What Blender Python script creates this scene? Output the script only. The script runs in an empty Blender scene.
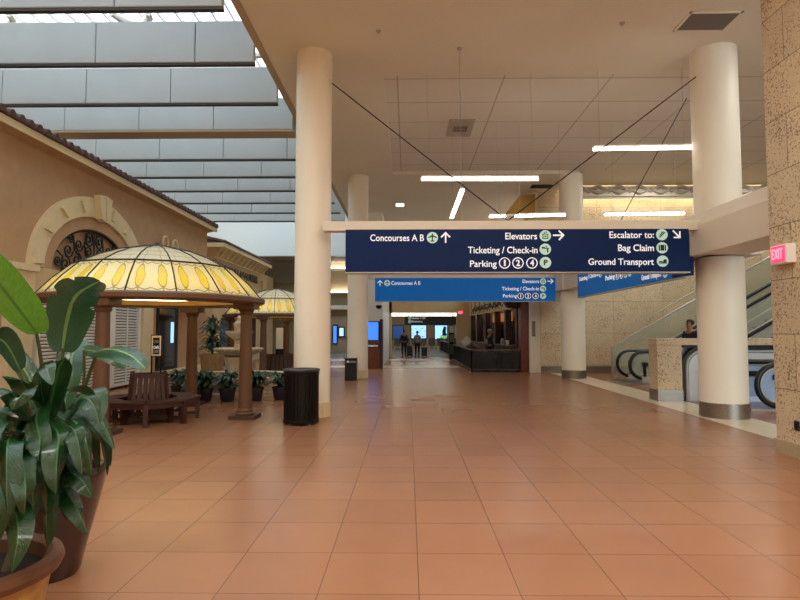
import bpy, bmesh, math, random
from math import pi, sin, cos, radians, atan, sqrt
from mathutils import Vector, Matrix
random.seed(7)
S = bpy.context.scene
COL = S.collection

# ------------------------------------------------------------------ camera
F = 555.0
PITCH = atan(31/F); YAW = atan(8/F); H = 1.6
cd = bpy.data.cameras.new('camera'); cam = bpy.data.objects.new('camera', cd); COL.objects.link(cam)
cd.sensor_width = 36; cd.lens = 36*F/800; cd.clip_end = 300
cam.location = (0, 0, H); cam.rotation_euler = (pi/2+PITCH, 0, YAW)
S.camera = cam
CM = cam.rotation_euler.to_matrix()
def W(px, py, Y):                 # point of the place at depth Y seen in a given direction
    d = CM @ Vector(((px-400)/F, -(py-300)/F, -1)); t = Y/d.y
    return Vector((d.x*t, Y, H+d.z*t))
def G(px, py):                    # point on the floor
    d = CM @ Vector(((px-400)/F, -(py-300)/F, -1)); t = -H/d.z
    return Vector((d.x*t, d.y*t, 0))

# ------------------------------------------------------------------ world and exposure
wd = bpy.data.worlds.new('overcast_sky'); S.world = wd; wd.use_nodes = True
bg = wd.node_tree.nodes['Background']; bg.inputs[0].default_value = (.80, .93, 1, 1); bg.inputs[1].default_value = 3.4
S.view_settings.view_transform = 'Standard'; S.view_settings.look = 'None'
S.view_settings.exposure = 0.2; S.view_settings.gamma = 1; S.view_settings.use_curve_mapping = False
pl = bpy.data.lights.new('skylight_portal', 'AREA'); pl.shape = 'RECTANGLE'; pl.size = 11; pl.size_y = 38
pl.cycles.is_portal = True
po = bpy.data.objects.new('skylight_portal', pl); COL.objects.link(po); po.location = (-8.4, 13, 10.35)
FILL_W = 84       # watts of each added fill light in the concourse
TUBE = 14       # emission of the linear lamps
WARM = (1, .96, .89)

# ------------------------------------------------------------------ materials
def lin(c):
    return tuple((v/255/12.92) if v/255 <= .04045 else ((v/255+.055)/1.055)**2.4 for v in c) + (1,)
MATS = {}
def mat(name, rgb=(128,)*3, rough=.6, metal=0, emit=0, spec=.5, coat=0, noise=0, scale=6, bump=0, alpha=1):
    if name in MATS: return MATS[name]
    m = bpy.data.materials.new(name); m.use_nodes = True; MATS[name] = m
    nt = m.node_tree; b = nt.nodes['Principled BSDF']
    c = lin(rgb)
    b.inputs['Base Color'].default_value = c; b.inputs['Roughness'].default_value = rough
    b.inputs['Metallic'].default_value = metal; b.inputs['Specular IOR Level'].default_value = spec
    b.inputs['Coat Weight'].default_value = coat
    if emit:
        b.inputs['Emission Color'].default_value = c; b.inputs['Emission Strength'].default_value = emit
    if noise or bump:
        g = nt.nodes.new('ShaderNodeNewGeometry'); n = nt.nodes.new('ShaderNodeTexNoise')
        n.inputs['Scale'].default_value = scale; n.inputs['Detail'].default_value = 5
        nt.links.new(g.outputs['Position'], n.inputs['Vector'])
        if noise:
            r = nt.nodes.new('ShaderNodeValToRGB')
            r.color_ramp.elements[0].position = .3; r.color_ramp.elements[1].position = .7
            r.color_ramp.elements[0].color = tuple(x*(1-noise) for x in c[:3])+(1,)
            r.color_ramp.elements[1].color = tuple(min(1, x*(1+noise)) for x in c[:3])+(1,)
            nt.links.new(n.outputs['Fac'], r.inputs['Fac']); nt.links.new(r.outputs['Color'], b.inputs['Base Color'])
        if bump:
            bp = nt.nodes.new('ShaderNodeBump'); bp.inputs['Strength'].default_value = bump; bp.inputs['Distance'].default_value = .02
            nt.links.new(n.outputs['Fac'], bp.inputs['Height']); nt.links.new(bp.outputs['Normal'], b.inputs['Normal'])
    return m
def nodes(m): return m.node_tree, m.node_tree.nodes['Principled BSDF']
def mth(nt, op, a, b=None, c=None):
    n = nt.nodes.new('ShaderNodeMath'); n.operation = op
    for i, v in enumerate((a, b, c)):
        if v is None: continue
        if isinstance(v, (int, float)): n.inputs[i].default_value = v
        else: nt.links.new(v, n.inputs[i])
    return n.outputs[0]
def mixc(nt, f, a, b):
    n = nt.nodes.new('ShaderNodeMix'); n.data_type = 'RGBA'
    for s, v in ((n.inputs[0], f), (n.inputs[6], a), (n.inputs[7], b)):
        if isinstance(v, (tuple, list)): s.default_value = v
        elif isinstance(v, (int, float)): s.default_value = v
        else: nt.links.new(v, s)
    return n.outputs[2]
def grid_mat(name, rgb, grout, sx, sy, ox, oy, axes='xy', lw=.006, rough=.35, var=.08, offset=0, pits=None, spec=.5, nscale=3, rvar=0):
    m = mat(name, rgb, rough, spec=spec); nt, b = nodes(m)
    g = nt.nodes.new('ShaderNodeNewGeometry'); sp = nt.nodes.new('ShaderNodeSeparateXYZ'); nt.links.new(g.outputs['Position'], sp.inputs[0])
    o = {'x': sp.outputs[0], 'y': sp.outputs[1], 'z': sp.outputs[2]}
    u = mth(nt, 'DIVIDE', mth(nt, 'SUBTRACT', o[axes[0]], ox), sx); v = mth(nt, 'DIVIDE', mth(nt, 'SUBTRACT', o[axes[1]], oy), sy)
    row = mth(nt, 'FLOOR', v)
    if offset: u = mth(nt, 'ADD', u, mth(nt, 'MULTIPLY', mth(nt, 'MODULO', mth(nt, 'ABSOLUTE', row), 2), offset))
    du = mth(nt, 'MULTIPLY', mth(nt, 'PINGPONG', u, .5), sx); dv = mth(nt, 'MULTIPLY', mth(nt, 'PINGPONG', v, .5), sy)
    line = mth(nt, 'LESS_THAN', mth(nt, 'MINIMUM', du, dv), lw/2)
    cx = nt.nodes.new('ShaderNodeCombineXYZ'); nt.links.new(mth(nt, 'FLOOR', u), cx.inputs[0]); nt.links.new(row, cx.inputs[1])
    wn = nt.nodes.new('ShaderNodeTexWhiteNoise'); nt.links.new(cx.outputs[0], wn.inputs[0])
    nz = nt.nodes.new('ShaderNodeTexNoise'); nz.inputs['Scale'].default_value = nscale; nz.inputs['Detail'].default_value = 6
    nt.links.new(g.outputs['Position'], nz.inputs['Vector'])
    k = mth(nt, 'ADD', mth(nt, 'MULTIPLY', wn.outputs[0], .6), mth(nt, 'MULTIPLY', nz.outputs['Fac'], .8))
    c = lin(rgb)
    col = mixc(nt, k, tuple(x*(1-var) for x in c[:3])+(1,), tuple(x*(1+var) for x in c[:3])+(1,))
    if pits:
        vz = nt.nodes.new('ShaderNodeTexNoise'); vz.inputs['Scale'].default_value = pits[1]; vz.inputs['Detail'].default_value = 3; vz.inputs['Roughness'].default_value = .7
        nt.links.new(g.outputs['Position'], vz.inputs['Vector'])
        big = nt.nodes.new('ShaderNodeTexNoise'); big.inputs['Scale'].default_value = 2.2; nt.links.new(g.outputs['Position'], big.inputs['Vector'])
        f = mth(nt, 'GREATER_THAN', mth(nt, 'ADD', vz.outputs['Fac'], mth(nt, 'MULTIPLY', big.outputs['Fac'], .28)), pits[2])
        col = mixc(nt, mth(nt, 'MULTIPLY', f, .75), col, lin(pits[0]))
    col = mixc(nt, line, col, lin(grout))
    nt.links.new(col, b.inputs['Base Color'])
    if rvar:
        nt.links.new(mth(nt, 'ADD', mth(nt, 'MULTIPLY', nz.outputs['Fac'], rvar), rough-rvar/2), b.inputs['Roughness'])
    return m

terra = grid_mat('terracotta_tile', (152, 105, 76), (100, 66, 46), .618, .628, .066, .33, rough=.26, var=.1, spec=.5, lw=.006)
creamtile = grid_mat('cream_floor_tile', (214, 200, 172), (170, 155, 130), .6, .6, 0, 0, rough=.3, var=.06)
carpet = mat('grey_carpet', (96, 96, 98), .9, noise=.15, scale=30)
plaster = mat('ceiling_plaster', (226, 216, 198), .8, noise=.03, scale=.8)
edge_pl = mat('ceiling_edge_trim', (176, 158, 132), .8)
acoustic = grid_mat('acoustic_tile', (224, 214, 200), (188, 172, 150), 2.33, 1.26, -.23, 11.89, lw=.035, rough=.9, var=.025)
trav = (204, 184, 152)
trav_x = grid_mat('travertine_side', trav, (128, 104, 74), 1.25, .72, .3, .12, axes='yz', offset=.5, lw=.012, rough=.5, var=.16, pits=((92, 68, 46), 30, .715), nscale=7)
trav_y = grid_mat('travertine_front', (208, 190, 156), (160, 140, 110), 1.9, 1.22, .3, .3, axes='xz', lw=.014, rough=.5, var=.12, pits=((120, 96, 68), 22, .725), nscale=5)
trav_b = grid_mat('travertine_block', (206, 184, 148), (150, 124, 92), 6, 6, 3, 3, axes='xz', rough=.45, var=.16, pits=((100, 72, 48), 28, .735), nscale=8)
stonebase = mat('stone_baseboard', (178, 158, 126), .5, noise=.08, scale=12)
white = mat('white_column_paint', (240, 231, 212), .42, noise=.015, scale=2)
beamp = mat('beam_paint', (228, 218, 200), .5)
steel = mat('brushed_steel', (150, 142, 132), .32, metal=.85, noise=.12, scale=25)
stucco = mat('tan_stucco', (186, 150, 114), .85, noise=.06, scale=3, bump=.1)
stucco2 = mat('pale_stucco', (214, 186, 142), .85, noise=.05, scale=3)
cream = mat('cream_moulding', (226, 206, 164), .7, noise=.03, scale=4)
tilered = mat('roof_tile_clay', (78, 44, 36), .7, noise=.25, scale=9)
iron = mat('black_iron', (18, 17, 18), .45, metal=.3)
navy = mat('navy_sign_face', (10, 38, 88), .5, spec=.15)
lblue = mat('blue_emissive_face', (2, 82, 150), .5, spec=.2, emit=.45)  # blue face with weak even emission
lblue2 = mat('steel_blue_emissive_face', (16, 86, 150), .5, spec=.2, emit=.35)  # steel blue face, also weakly emissive
signtxt = mat('white_lettering', (236, 238, 242), .5, emit=.35)  # slight emission added to whiten the letters under warm light
mint = mat('pale_mint_icon', (186, 222, 206), .5, emit=.25)
blackp = mat('black_pictogram', (14, 18, 20), .6)
gaz = mat('brown_painted_timber', (100, 68, 46), .55, noise=.06, scale=6)
gazdark = mat('dark_plinth_stone', (72, 46, 34), .6, noise=.2, scale=14)
wood = mat('dark_red_timber', (62, 33, 24), .5, noise=.25, scale=10)
wood2 = mat('red_brown_panel', (112, 48, 30), .4, noise=.2, scale=6)
baffle_m = mat('grey_metal_panel', (174, 178, 179), .45, metal=.1, noise=.03, scale=1.5)
baffle_e = mat('dark_baffle_edge', (48, 42, 38), .6)
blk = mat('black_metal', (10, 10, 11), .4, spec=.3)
blkplastic = mat('black_plastic', (20, 20, 21), .45)
leafdark = (30, 66, 30)
glassb = mat('blue_pot_glaze', (22, 26, 48), .25, coat=.5)
fstone = mat('fountain_stone', (196, 176, 146), .75, noise=.18, scale=8, bump=.3)
soil = mat('dark_soil', (34, 26, 20), .95, noise=.3, scale=30)
skin = mat('skin', (150, 104, 80), .55)
cloth_blk = mat('black_cloth', (22, 22, 26), .85)
cloth_olive = mat('grey_green_cloth', (128, 134, 116), .85)
hair_b = mat('black_hair', (14, 12, 11), .5); hair_g = mat('grey_hair', (150, 140, 132), .6)
tube_m = mat('lit_tube', (255, 247, 234), .5, emit=TUBE)
whitep = mat('white_paint', (232, 228, 220), .5)
redlit = mat('red_lit_face', (255, 66, 110), .5, emit=.9)
screen_b = mat('blue_lit_screen', (62, 124, 230), .3, emit=1.1)
screen_w = mat('pale_blue_lit_screen', (150, 198, 240), .3, emit=1.2)
screen_d = mat('deep_blue_lit_screen', (24, 58, 110), .3, emit=.8)
darkwall = mat('dark_brown_recess', (140, 128, 116), .8)
glass_dark = mat('dark_shop_glass', (26, 24, 24), .12, spec=.6)
rail_rub = mat('black_handrail_rubber', (18, 18, 19), .35)
silver = mat('silver_trim', (176, 174, 168), .4, metal=.3)
panelw = mat('white_metal_panel', (206, 204, 200), .35, metal=.1)
brass = mat('brass_panel', (186, 148, 78), .3, metal=.8)
grillm = mat('grey_grille', (142, 130, 118), .7)

def glass_mat(name, rgb, tint=.75, rough=.05):
    m = bpy.data.materials.new(name); m.use_nodes = True; nt = m.node_tree; nt.nodes.clear()
    out = nt.nodes.new('ShaderNodeOutputMaterial'); tr = nt.nodes.new('ShaderNodeBsdfTransparent'); gl = nt.nodes.new('ShaderNodeBsdfPrincipled')
    tr.inputs[0].default_value = (1, 1, 1, 1); gl.inputs['Base Color'].default_value = lin(rgb); gl.inputs['Roughness'].default_value = rough
    mx = nt.nodes.new('ShaderNodeMixShader'); mx.inputs[0].default_value = 1-tint
    nt.links.new(tr.outputs[0], mx.inputs[1]); nt.links.new(gl.outputs[0], mx.inputs[2]); nt.links.new(mx.outputs[0], out.inputs[0])
    return m
railglass = glass_mat('greenish_balustrade_glass', (190, 206, 188), .76)
skyglass = glass_mat('skylight_glass', (210, 226, 232), .85)
blueglass = glass_mat('blue_lit_glass', (176, 204, 238), .5)  # blue light inside the escalator put into the glass colour

def dome_mat():                    # leaded stained glass: pale panels, amber ovals, thin lead lines
    m = bpy.data.materials.new('leaded_amber_glass'); m.use_nodes = True; nt = m.node_tree; nt.nodes.clear()
    uv = nt.nodes.new('ShaderNodeUVMap'); sp = nt.nodes.new('ShaderNodeSeparateXYZ'); nt.links.new(uv.outputs[0], sp.inputs[0])
    u, v = sp.outputs[0], sp.outputs[1]
    fu = mth(nt, 'SUBTRACT', mth(nt, 'FRACT', mth(nt, 'MULTIPLY', u, 2)), .5); fv = mth(nt, 'SUBTRACT', v, .5)
    low = mth(nt, 'LESS_THAN', v, 1)
    e = mth(nt, 'ADD', mth(nt, 'POWER', mth(nt, 'DIVIDE', mth(nt, 'ABSOLUTE', fu), .2), 2), mth(nt, 'POWER', mth(nt, 'DIVIDE', mth(nt, 'ABSOLUTE', fv), .36), 2))
    inside = mth(nt, 'MULTIPLY', mth(nt, 'LESS_THAN', e, 1), low)
    ring = mth(nt, 'MULTIPLY', mth(nt, 'LESS_THAN', mth(nt, 'ABSOLUTE', mth(nt, 'SUBTRACT', e, 1)), .13), low)
    half = mth(nt, 'MULTIPLY', mth(nt, 'LESS_THAN', mth(nt, 'ABSOLUTE', fu), .018), mth(nt, 'GREATER_THAN', e, 1))
    fr = mth(nt, 'FRACT', mth(nt, 'MULTIPLY', v, 4)); rows = mth(nt, 'MULTIPLY', mth(nt, 'LESS_THAN', fr, .07), mth(nt, 'GREATER_THAN', v, 1))
    wav = mth(nt, 'MULTIPLY', mth(nt, 'SINE', mth(nt, 'MULTIPLY', u, 25)), .025)
    b1 = mth(nt, 'LESS_THAN', mth(nt, 'ABSOLUTE', mth(nt, 'SUBTRACT', mth(nt, 'ADD', v, wav), .92)), .014)
    b2 = mth(nt, 'LESS_THAN', mth(nt, 'ABSOLUTE', mth(nt, 'SUBTRACT', mth(nt, 'ADD', v, wav), .08)), .014)
    line = mth(nt, 'MAXIMUM', mth(nt, 'MAXIMUM', ring, half), mth(nt, 'MAXIMUM', rows, mth(nt, 'MAXIMUM', b1, b2)))
    nz = nt.nodes.new('ShaderNodeTexNoise'); nz.inputs['Scale'].default_value = 2.5; nt.links.new(uv.outputs[0], nz.inputs['Vector'])
    base = mixc(nt, nz.outputs['Fac'], lin((238, 234, 204)), lin((230, 222, 160)))
    base = mixc(nt, low, lin((214, 212, 190)), base)
    c = mixc(nt, inside, base, lin((232, 208, 74))); c = mixc(nt, mth(nt, 'MULTIPLY', line, .75), c, lin((70, 56, 30)))
    tl = nt.nodes.new('ShaderNodeBsdfTranslucent'); pb = nt.nodes.new('ShaderNodeBsdfPrincipled'); pb.inputs['Roughness'].default_value = .22
    warm = mixc(nt, .4, c, lin((244, 222, 96)))
    nt.links.new(warm, tl.inputs[0]); nt.links.new(c, pb.inputs['Base Color'])
    mx = nt.nodes.new('ShaderNodeMixShader'); mx.inputs[0].default_value = .45
    nt.links.new(pb.outputs[0], mx.inputs[1]); nt.links.new(tl.outputs[0], mx.inputs[2])
    out = nt.nodes.new('ShaderNodeOutputMaterial'); nt.links.new(mx.outputs[0], out.inputs[0])
    return m
domeglass = dome_mat()

def leaf_mat(name, rgb, rib, rough=.28, trans=.2):
    m = bpy.data.materials.new(name); m.use_nodes = True; nt = m.node_tree; b = nt.nodes['Principled BSDF']
    uv = nt.nodes.new('ShaderNodeUVMap'); sp = nt.nodes.new('ShaderNodeSeparateXYZ'); nt.links.new(uv.outputs[0], sp.inputs[0])
    d = mth(nt, 'ABSOLUTE', mth(nt, 'SUBTRACT', sp.outputs[0], .5))
    mid = mth(nt, 'LESS_THAN', d, .035)
    w = nt.nodes.new('ShaderNodeTexNoise'); w.inputs['Scale'].default_value = 3
    cb = nt.nodes.new('ShaderNodeCombineXYZ'); nt.links.new(mth(nt, 'MULTIPLY', d, 2), cb.inputs[0]); nt.links.new(mth(nt, 'ADD', mth(nt, 'MULTIPLY', sp.outputs[1], 22), mth(nt, 'MULTIPLY', d, -6)), cb.inputs[1])
    nt.links.new(cb.outputs[0], w.inputs['Vector'])
    c = lin(rgb)
    col = mixc(nt, w.outputs['Fac'], tuple(x*.55 for x in c[:3])+(1,), tuple(x*1.5 for x in c[:3])+(1,))
    col = mixc(nt, mth(nt, 'MULTIPLY', mid, .7), col, lin(rib))
    nt.links.new(col, b.inputs['Base Color']); b.inputs['Roughness'].default_value = rough
    bp = nt.nodes.new('ShaderNodeBump'); bp.inputs['Strength'].default_value = .55; bp.inputs['Distance'].default_value = .012; b.inputs['Coat Weight'].default_value = .4; b.inputs['Coat Roughness'].default_value = .12
    nt.links.new(w.outputs['Fac'], bp.inputs['Height']); nt.links.new(bp.outputs['Normal'], b.inputs['Normal'])
    if trans:
        tl = nt.nodes.new('ShaderNodeBsdfTranslucent'); nt.links.new(col, tl.inputs[0]); mx = nt.nodes.new('ShaderNodeMixShader'); mx.inputs[0].default_value = trans
        nt.links.new(b.outputs[0], mx.inputs[1]); nt.links.new(tl.outputs[0], mx.inputs[2])
        nt.links.new(mx.outputs[0], nt.nodes['Material Output'].inputs[0])
    return m
leaf_drac = leaf_mat('glossy_green_leaf', (24, 62, 28), (66, 110, 58), .2)
leaf_bird = leaf_mat('broad_paddle_leaf', (44, 82, 54), (132, 164, 92), .22)
leaf_lite = leaf_mat('bright_young_leaf', (96, 148, 44), (60, 90, 36), .35, .35)
leaf_small = leaf_mat('shrub_leaf', (34, 62, 36), (90, 120, 80), .35)

# ------------------------------------------------------------------ mesh helpers
class MB:
    def __init__(s): s.bm = bmesh.new(); s.uv = None
    def poly(s, pts):
        return s.bm.faces.new([s.bm.verts.new(p) for p in pts])
    def box(s, x0, x1, y0, y1, z0, z1, bev=0):
        r = bmesh.ops.create_cube(s.bm, size=1)
        vs = r['verts']
        for v in vs: v.co = Vector(((x0+x1)/2+v.co.x*(x1-x0), (y0+y1)/2+v.co.y*(y1-y0), (z0+z1)/2+v.co.z*(z1-z0)))
        if bev:
            es = list({e for v in vs for e in v.link_edges})
            bmesh.ops.bevel(s.bm, geom=es, offset=bev, segments=2, affect='EDGES', profile=.5)
        return s
    def obox(s, c, ax, ay, az):      # oriented box: centre and three half-axis vectors
        c, ax, ay, az = map(Vector, (c, ax, ay, az))
        v = [s.bm.verts.new(c+ax*i+ay*j+az*k) for i in (-1, 1) for j in (-1, 1) for k in (-1, 1)]
        for f in ((0,1,3,2),(4,6,7,5),(0,4,5,1),(2,3,7,6),(0,2,6,4),(1,5,7,3)): s.bm.faces.new([v[i] for i in f])
        return s
    def bar(s, a, b, w, h=None, up=(0,0,1)):
        a, b = Vector(a), Vector(b); d = (b-a); h = h or w
        u = Vector(up); x = d.cross(u)
        if x.length < 1e-6: x = d.cross(Vector((1,0,0)))
        x.normalize(); z = x.cross(d).normalized()
        return s.obox((a+b)/2, d/2, x*w/2, z*h/2)
    def lathe(s, prof, c=(0,0,0), n=32, squash=1, rot=0):
        c = Vector(c); rings = []
        for r, z in prof:
            if r <= 1e-5: rings.append([s.bm.verts.new(c+Vector((0,0,z)))])
            else: rings.append([s.bm.verts.new(c+Vector((r*cos(rot+2*pi*i/n), squash*r*sin(rot+2*pi*i/n), z))) for i in range(n)])
        for A, B in zip(rings, rings[1:]):
            for i in range(n):
                j = (i+1) % n
                if len(A) == 1 and len(B) == 1: continue
                if len(A) == 1: s.bm.faces.new([A[0], B[j], B[i]][::-1])
                elif len(B) == 1: s.bm.faces.new([A[i], A[j], B[0]])
                else: s.bm.faces.new([A[i], A[j], B[j], B[i]])
        return s
    def cyl(s, c, r, z0, z1, n=24, r2=None): return s.lathe([(0,z0),(r,z0),(r2 or r,z1),(0,z1)], (c[0],c[1],0), n)
    def tube(s, pts, r, n=8, closed=False):
        pts = [Vector(p) for p in pts]; m = len(pts); rings = []
        ref = None
        for i, p in enumerate(pts):
            t = (pts[(i+1) % m]-pts[i-1]) if closed else (pts[min(i+1, m-1)]-pts[max(i-1, 0)])
            t.normalize()
            if ref is None: ref = t.cross(Vector((.13,.37,.91)));
            ref = (ref - t*ref.dot(t))
            if ref.length < 1e-6: ref = t.orthogonal()
            ref.normalize(); q = t.cross(ref)
            rr = r[i] if isinstance(r, (list, tuple)) else r
            rings.append([s.bm.verts.new(p+(ref*cos(2*pi*k/n)+q*sin(2*pi*k/n))*rr) for k in range(n)])
        for i in range(m if closed else m-1):
            A, B = rings[i], rings[(i+1) % m]
            for k in range(n): s.bm.faces.new([A[k], A[(k+1)%n], B[(k+1)%n], B[k]])
        if not closed:
            s.bm.faces.new(rings[0][::-1]); s.bm.faces.new(rings[-1])
        return s
    def prism(s, pts, ext):          # closed polygon (3d points) extruded by a vector
        ext = Vector(ext); a = [s.bm.verts.new(p) for p in pts]; b = [s.bm.verts.new(Vector(p)+ext) for p in pts]
        s.bm.faces.new(a[::-1]); s.bm.faces.new(b)
        for i in range(len(a)):
            j = (i+1) % len(a); s.bm.faces.new([a[i], a[j], b[j], b[i]])
        return s
    def sphere(s, c, r, sx=1, sy=1, sz=1, n=12):
        r_ = bmesh.ops.create_uvsphere(s.bm, u_segments=n, v_segments=max(6, n//2+2), radius=r)
        for v in r_['verts']: v.co = Vector((v.co.x*sx, v.co.y*sy, v.co.z*sz))+Vector(c)
        return s
    def leaf(s, pts, width, side, fold=.15, n=10, prof=None, wave=0, droop=0):
        if s.uv is None: s.uv = s.bm.loops.layers.uv.new('UVMap')
        pts = [Vector(p) for p in pts]; side = Vector(side)
        def bez(t):                  # Catmull-like interpolation through the points
            k = len(pts)-1; f = t*k; i = min(int(f), k-1); u = f-i
            p0 = pts[max(i-1,0)]; p1 = pts[i]; p2 = pts[i+1]; p3 = pts[min(i+2,k)]
            return .5*((2*p1)+(-p0+p2)*u+(2*p0-5*p1+4*p2-p3)*u*u+(-p0+3*p1-3*p2+p3)*u**3)
        rows = []; ph = random.random()*6
        for i in range(n+1):
            t = i/n; p = bez(t); d = (bez(min(1,t+.02))-bez(max(0,t-.02))).normalized()
            x = (side-d*side.dot(d)).normalized(); nn = x.cross(d)
            w = width/2*(prof(t) if prof else (sin(pi*min(1,t*1.0+.02))**.6)*(1-.35*t) if t < 1 else .02)
            w = max(w, width*.01)
            wv = wave*sin(t*14+ph)
            rows.append([s.bm.verts.new(p+x*w*q+nn*(abs(q)*w*fold*2+wv*q*width-droop*q*q*w)) for q in (-1,-.55,0,.55,1)])
        for i in range(n):
            for k in range(4):
                f = s.bm.faces.new([rows[i][k], rows[i][k+1], rows[i+1][k+1], rows[i+1][k]])
                for l, (uu, vv) in zip(f.loops, ((k/4,i/n),((k+1)/4,i/n),((k+1)/4,(i+1)/n),(k/4,(i+1)/n))): l[s.uv].uv = (uu, vv)
        return s
ORG = {}
def obj(name, mb, m, parent=None, smooth=False, label=None):
    me = bpy.data.meshes.new(name)
    bmesh.ops.recalc_face_normals(mb.bm, faces=mb.bm.faces) if mb.uv is None else None
    mb.bm.to_mesh(me); mb.bm.free()
    if isinstance(m, (list, tuple)):
        for q in m: me.materials.append(q)
    else: me.materials.append(m)
    if smooth:
        for p in me.polygons: p.use_smooth = True
        try: me.set_sharp_from_angle(angle=radians(40))
        except Exception: pass
    o = bpy.data.objects.new(name, me); COL.objects.link(o)
    if parent:
        o.parent = parent; me.transform(Matrix.Translation(-ORG[parent.name]))
        ORG[o.name] = ORG[parent.name].copy()
    else:
        co = [v.co for v in me.vertices]
        c = Vector(((min(v.x for v in co)+max(v.x for v in co))/2, (min(v.y for v in co)+max(v.y for v in co))/2, min(v.z for v in co)))
        me.transform(Matrix.Translation(-c)); o.location = c; ORG[o.name] = c
    if label: o['label'] = label
    return o
def thing(name, label, cat, loc=(0,0,0), group=None):
    o = bpy.data.objects.new(name, None); COL.objects.link(o); o.location = loc; o.empty_display_size = .2
    ORG[o.name] = Vector(loc); tag(o, label, cat, group); return o
def tag(o, label, cat, group=None):
    o['label'] = label; o['category'] = cat
    if group: o['group'] = group
    return o
def struct(name, mb, m, smooth=False):
    o = obj(name, mb, m, None, smooth); o['kind'] = 'structure'; return o
def dup(root, label=None, loc=None, rz=0):
    def cp(o, par):
        c = o.copy(); COL.objects.link(c)
        if par: c.parent = par
        for ch in o.children: cp(ch, c)
        return c
    r = cp(root, None)
    if label: r['label'] = label
    if loc is not None: r.location = loc
    r.rotation_euler = (0, 0, rz); return r
def text_mesh(s, bold=.011, ext=.004):
    c = bpy.data.curves.new('t', 'FONT'); c.body = s; c.size = 1; c.offset = bold; c.extrude = ext; c.resolution_u = 3
    o = bpy.data.objects.new('t', c); COL.objects.link(o)
    dg = bpy.context.evaluated_depsgraph_get(); dg.update()
    me = bpy.data.meshes.new_from_object(o.evaluated_get(dg)); bpy.data.objects.remove(o); bpy.data.curves.remove(c)
    return me
CAPH = None
def lettering(s, a, b, cap, parent, m, nrm, bold=.011, name='lettering'):
    """a, b: baseline start and end points in the place; cap: capital height; nrm: facing normal"""
    global CAPH
    if CAPH is None:
        h = text_mesh('H', 0); CAPH = max(v.co.y for v in h.vertices)
    me = text_mesh(s, bold); a, b, nrm = Vector(a), Vector(b), Vector(nrm)
    x0 = min(v.co.x for v in me.vertices); x1 = max(v.co.x for v in me.vertices)
    sx = (b-a).length/(x1-x0); sz = cap/CAPH; dx = (b-a).normalized()
    for v in me.vertices:
        q = v.co.copy(); v.co = a+dx*(q.x-x0)*sx+Vector((0,0,1))*q.y*sz+nrm*(q.z+.004)
    me.materials.append(m); o = bpy.data.objects.new(name, me); COL.objects.link(o); me.name = name
    o.parent = parent; me.transform(Matrix.Translation(-ORG[parent.name])); ORG[o.name] = ORG[parent.name].copy(); return o

# ================================================================== SETTING
CZ = 7.0
struct('floor', MB().box(-15, 17, -6, 34.3, -.2, 0), terra)
struct('trim_1', MB().box(5.42, 6.3, 7.9, 21.3, .0, .004), creamtile)
struct('trim_2', MB().box(-6, 2.3, 24.4, 25.6, 0, .004), creamtile)
struct('trim_3', MB().box(-6, 2.3, 30.0, 32.0, 0, .004), creamtile)
struct('trim_4', MB().box(6.3, 7.5, 16.7, 18.1, 0, .006), steel)
struct('floor_hall', MB().box(-15, 17, 34.3, 62, -.2, 0), carpet)
# ceiling: plain soffit around a recessed acoustic tile field
struct('ceiling', MB().box(-2.75, 17, -6, 11.48, CZ, 7.6), plaster)
struct('ceiling_left', MB().box(-2.75, -.52, 11.48, 18.9, CZ, 7.6), plaster)
struct('ceiling_tiles', MB().box(-.52, 17, 11.48, 18.9, CZ+.12, 7.6), acoustic)
struct('ceiling_back', MB().box(-2.75, 5.9, 18.9, 34, CZ, 7.6), plaster)
struct('ceiling_right', MB().box(5.9, 17, 18.9, 21.6, 7.16, 7.6), plaster)
struct('trim_5', MB().box(-2.88, -2.75, -6, 34, CZ-.03, 10.6), edge_pl)
# walls
struct('wall_right', MB().box(4.94, 5.5, -6, 7.6, 0, CZ), trav_x)
struct('baseboard_right', MB().box(4.91, 4.94, -6, 7.62, 0, .17), stonebase)
struct('wall_back', MB().box(5.1, 17, 21.45, 21.9, 0, 7.3), trav_y)
struct('baseboard_back', MB().box(5.1, 17, 21.41, 21.45, 0, .26), steel)
struct('wall_return', MB().box(4.68, 5.1, 21.5, 22.2, 0, CZ), beamp)
struct('wall_rear', MB().box(-15, 5.6, -6.3, -6, 0, 10.6), stucco2)
struct('wall_far_right', MB().box(17, 17.3, -6, 34, 0, 10.6), trav_x)
m = MB(); m.box(-1.15, -1.0, 34, 34.4, 0, CZ); m.box(-1.15, 6, 34, 34.4, 2.72, CZ); m.box(2.98, 6, 34, 34.4, 0, 2.72)
struct('wall_hall', m, stucco2)
struct('wall_passage', MB().box(-1.95, -1.15, 24.9, 34.4, 0, CZ), whitep)
struct('wall_left', MB().box(-15.3, -15, -6, 36, 0, 10.6), stucco2)
struct('wall_atrium', MB().box(-15, -2.88, 32.6, 33, 6.05, 10.6), mat('pale_grey_wall', (214, 220, 222), .6))
m = MB(); m.box(-15, -2, 36, 36.4, 2.55, 6.4); m.box(-15, -6.6, 36, 36.4, 0, 2.55); m.box(-2.6, -1.95, 34.4, 36.4, 0, 6.4)
struct('wall_recess', m, mat('warm_beige_wall', (176, 156, 126), .8))
struct('ceiling_recess', MB().box(-15, -1.95, 33, 36, 6.05, 6.3), darkwall)
struct('trim_6', MB().box(-15, -5.3, 35.4, 36, 4.7, 6.05), darkwall)
# hall beyond the opening
struct('ceiling_hall', MB().box(-15, 17, 34.4, 62, 2.95, 3.2), whitep)
struct('wall_hall_end', MB().box(-15, 17, 58, 58.4, 0, 3), mat('hall_end_wall', (150, 122, 92), .8))
struct('wall_screens', MB().box(-3.4, 8, 50.12, 50.4, 0, 2.95), mat('hall_end_wall'))
struct('wall_glimpse', MB().box(-6.2, -3.9, 40.12, 40.3, 0, 2.95), darkwall)
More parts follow.
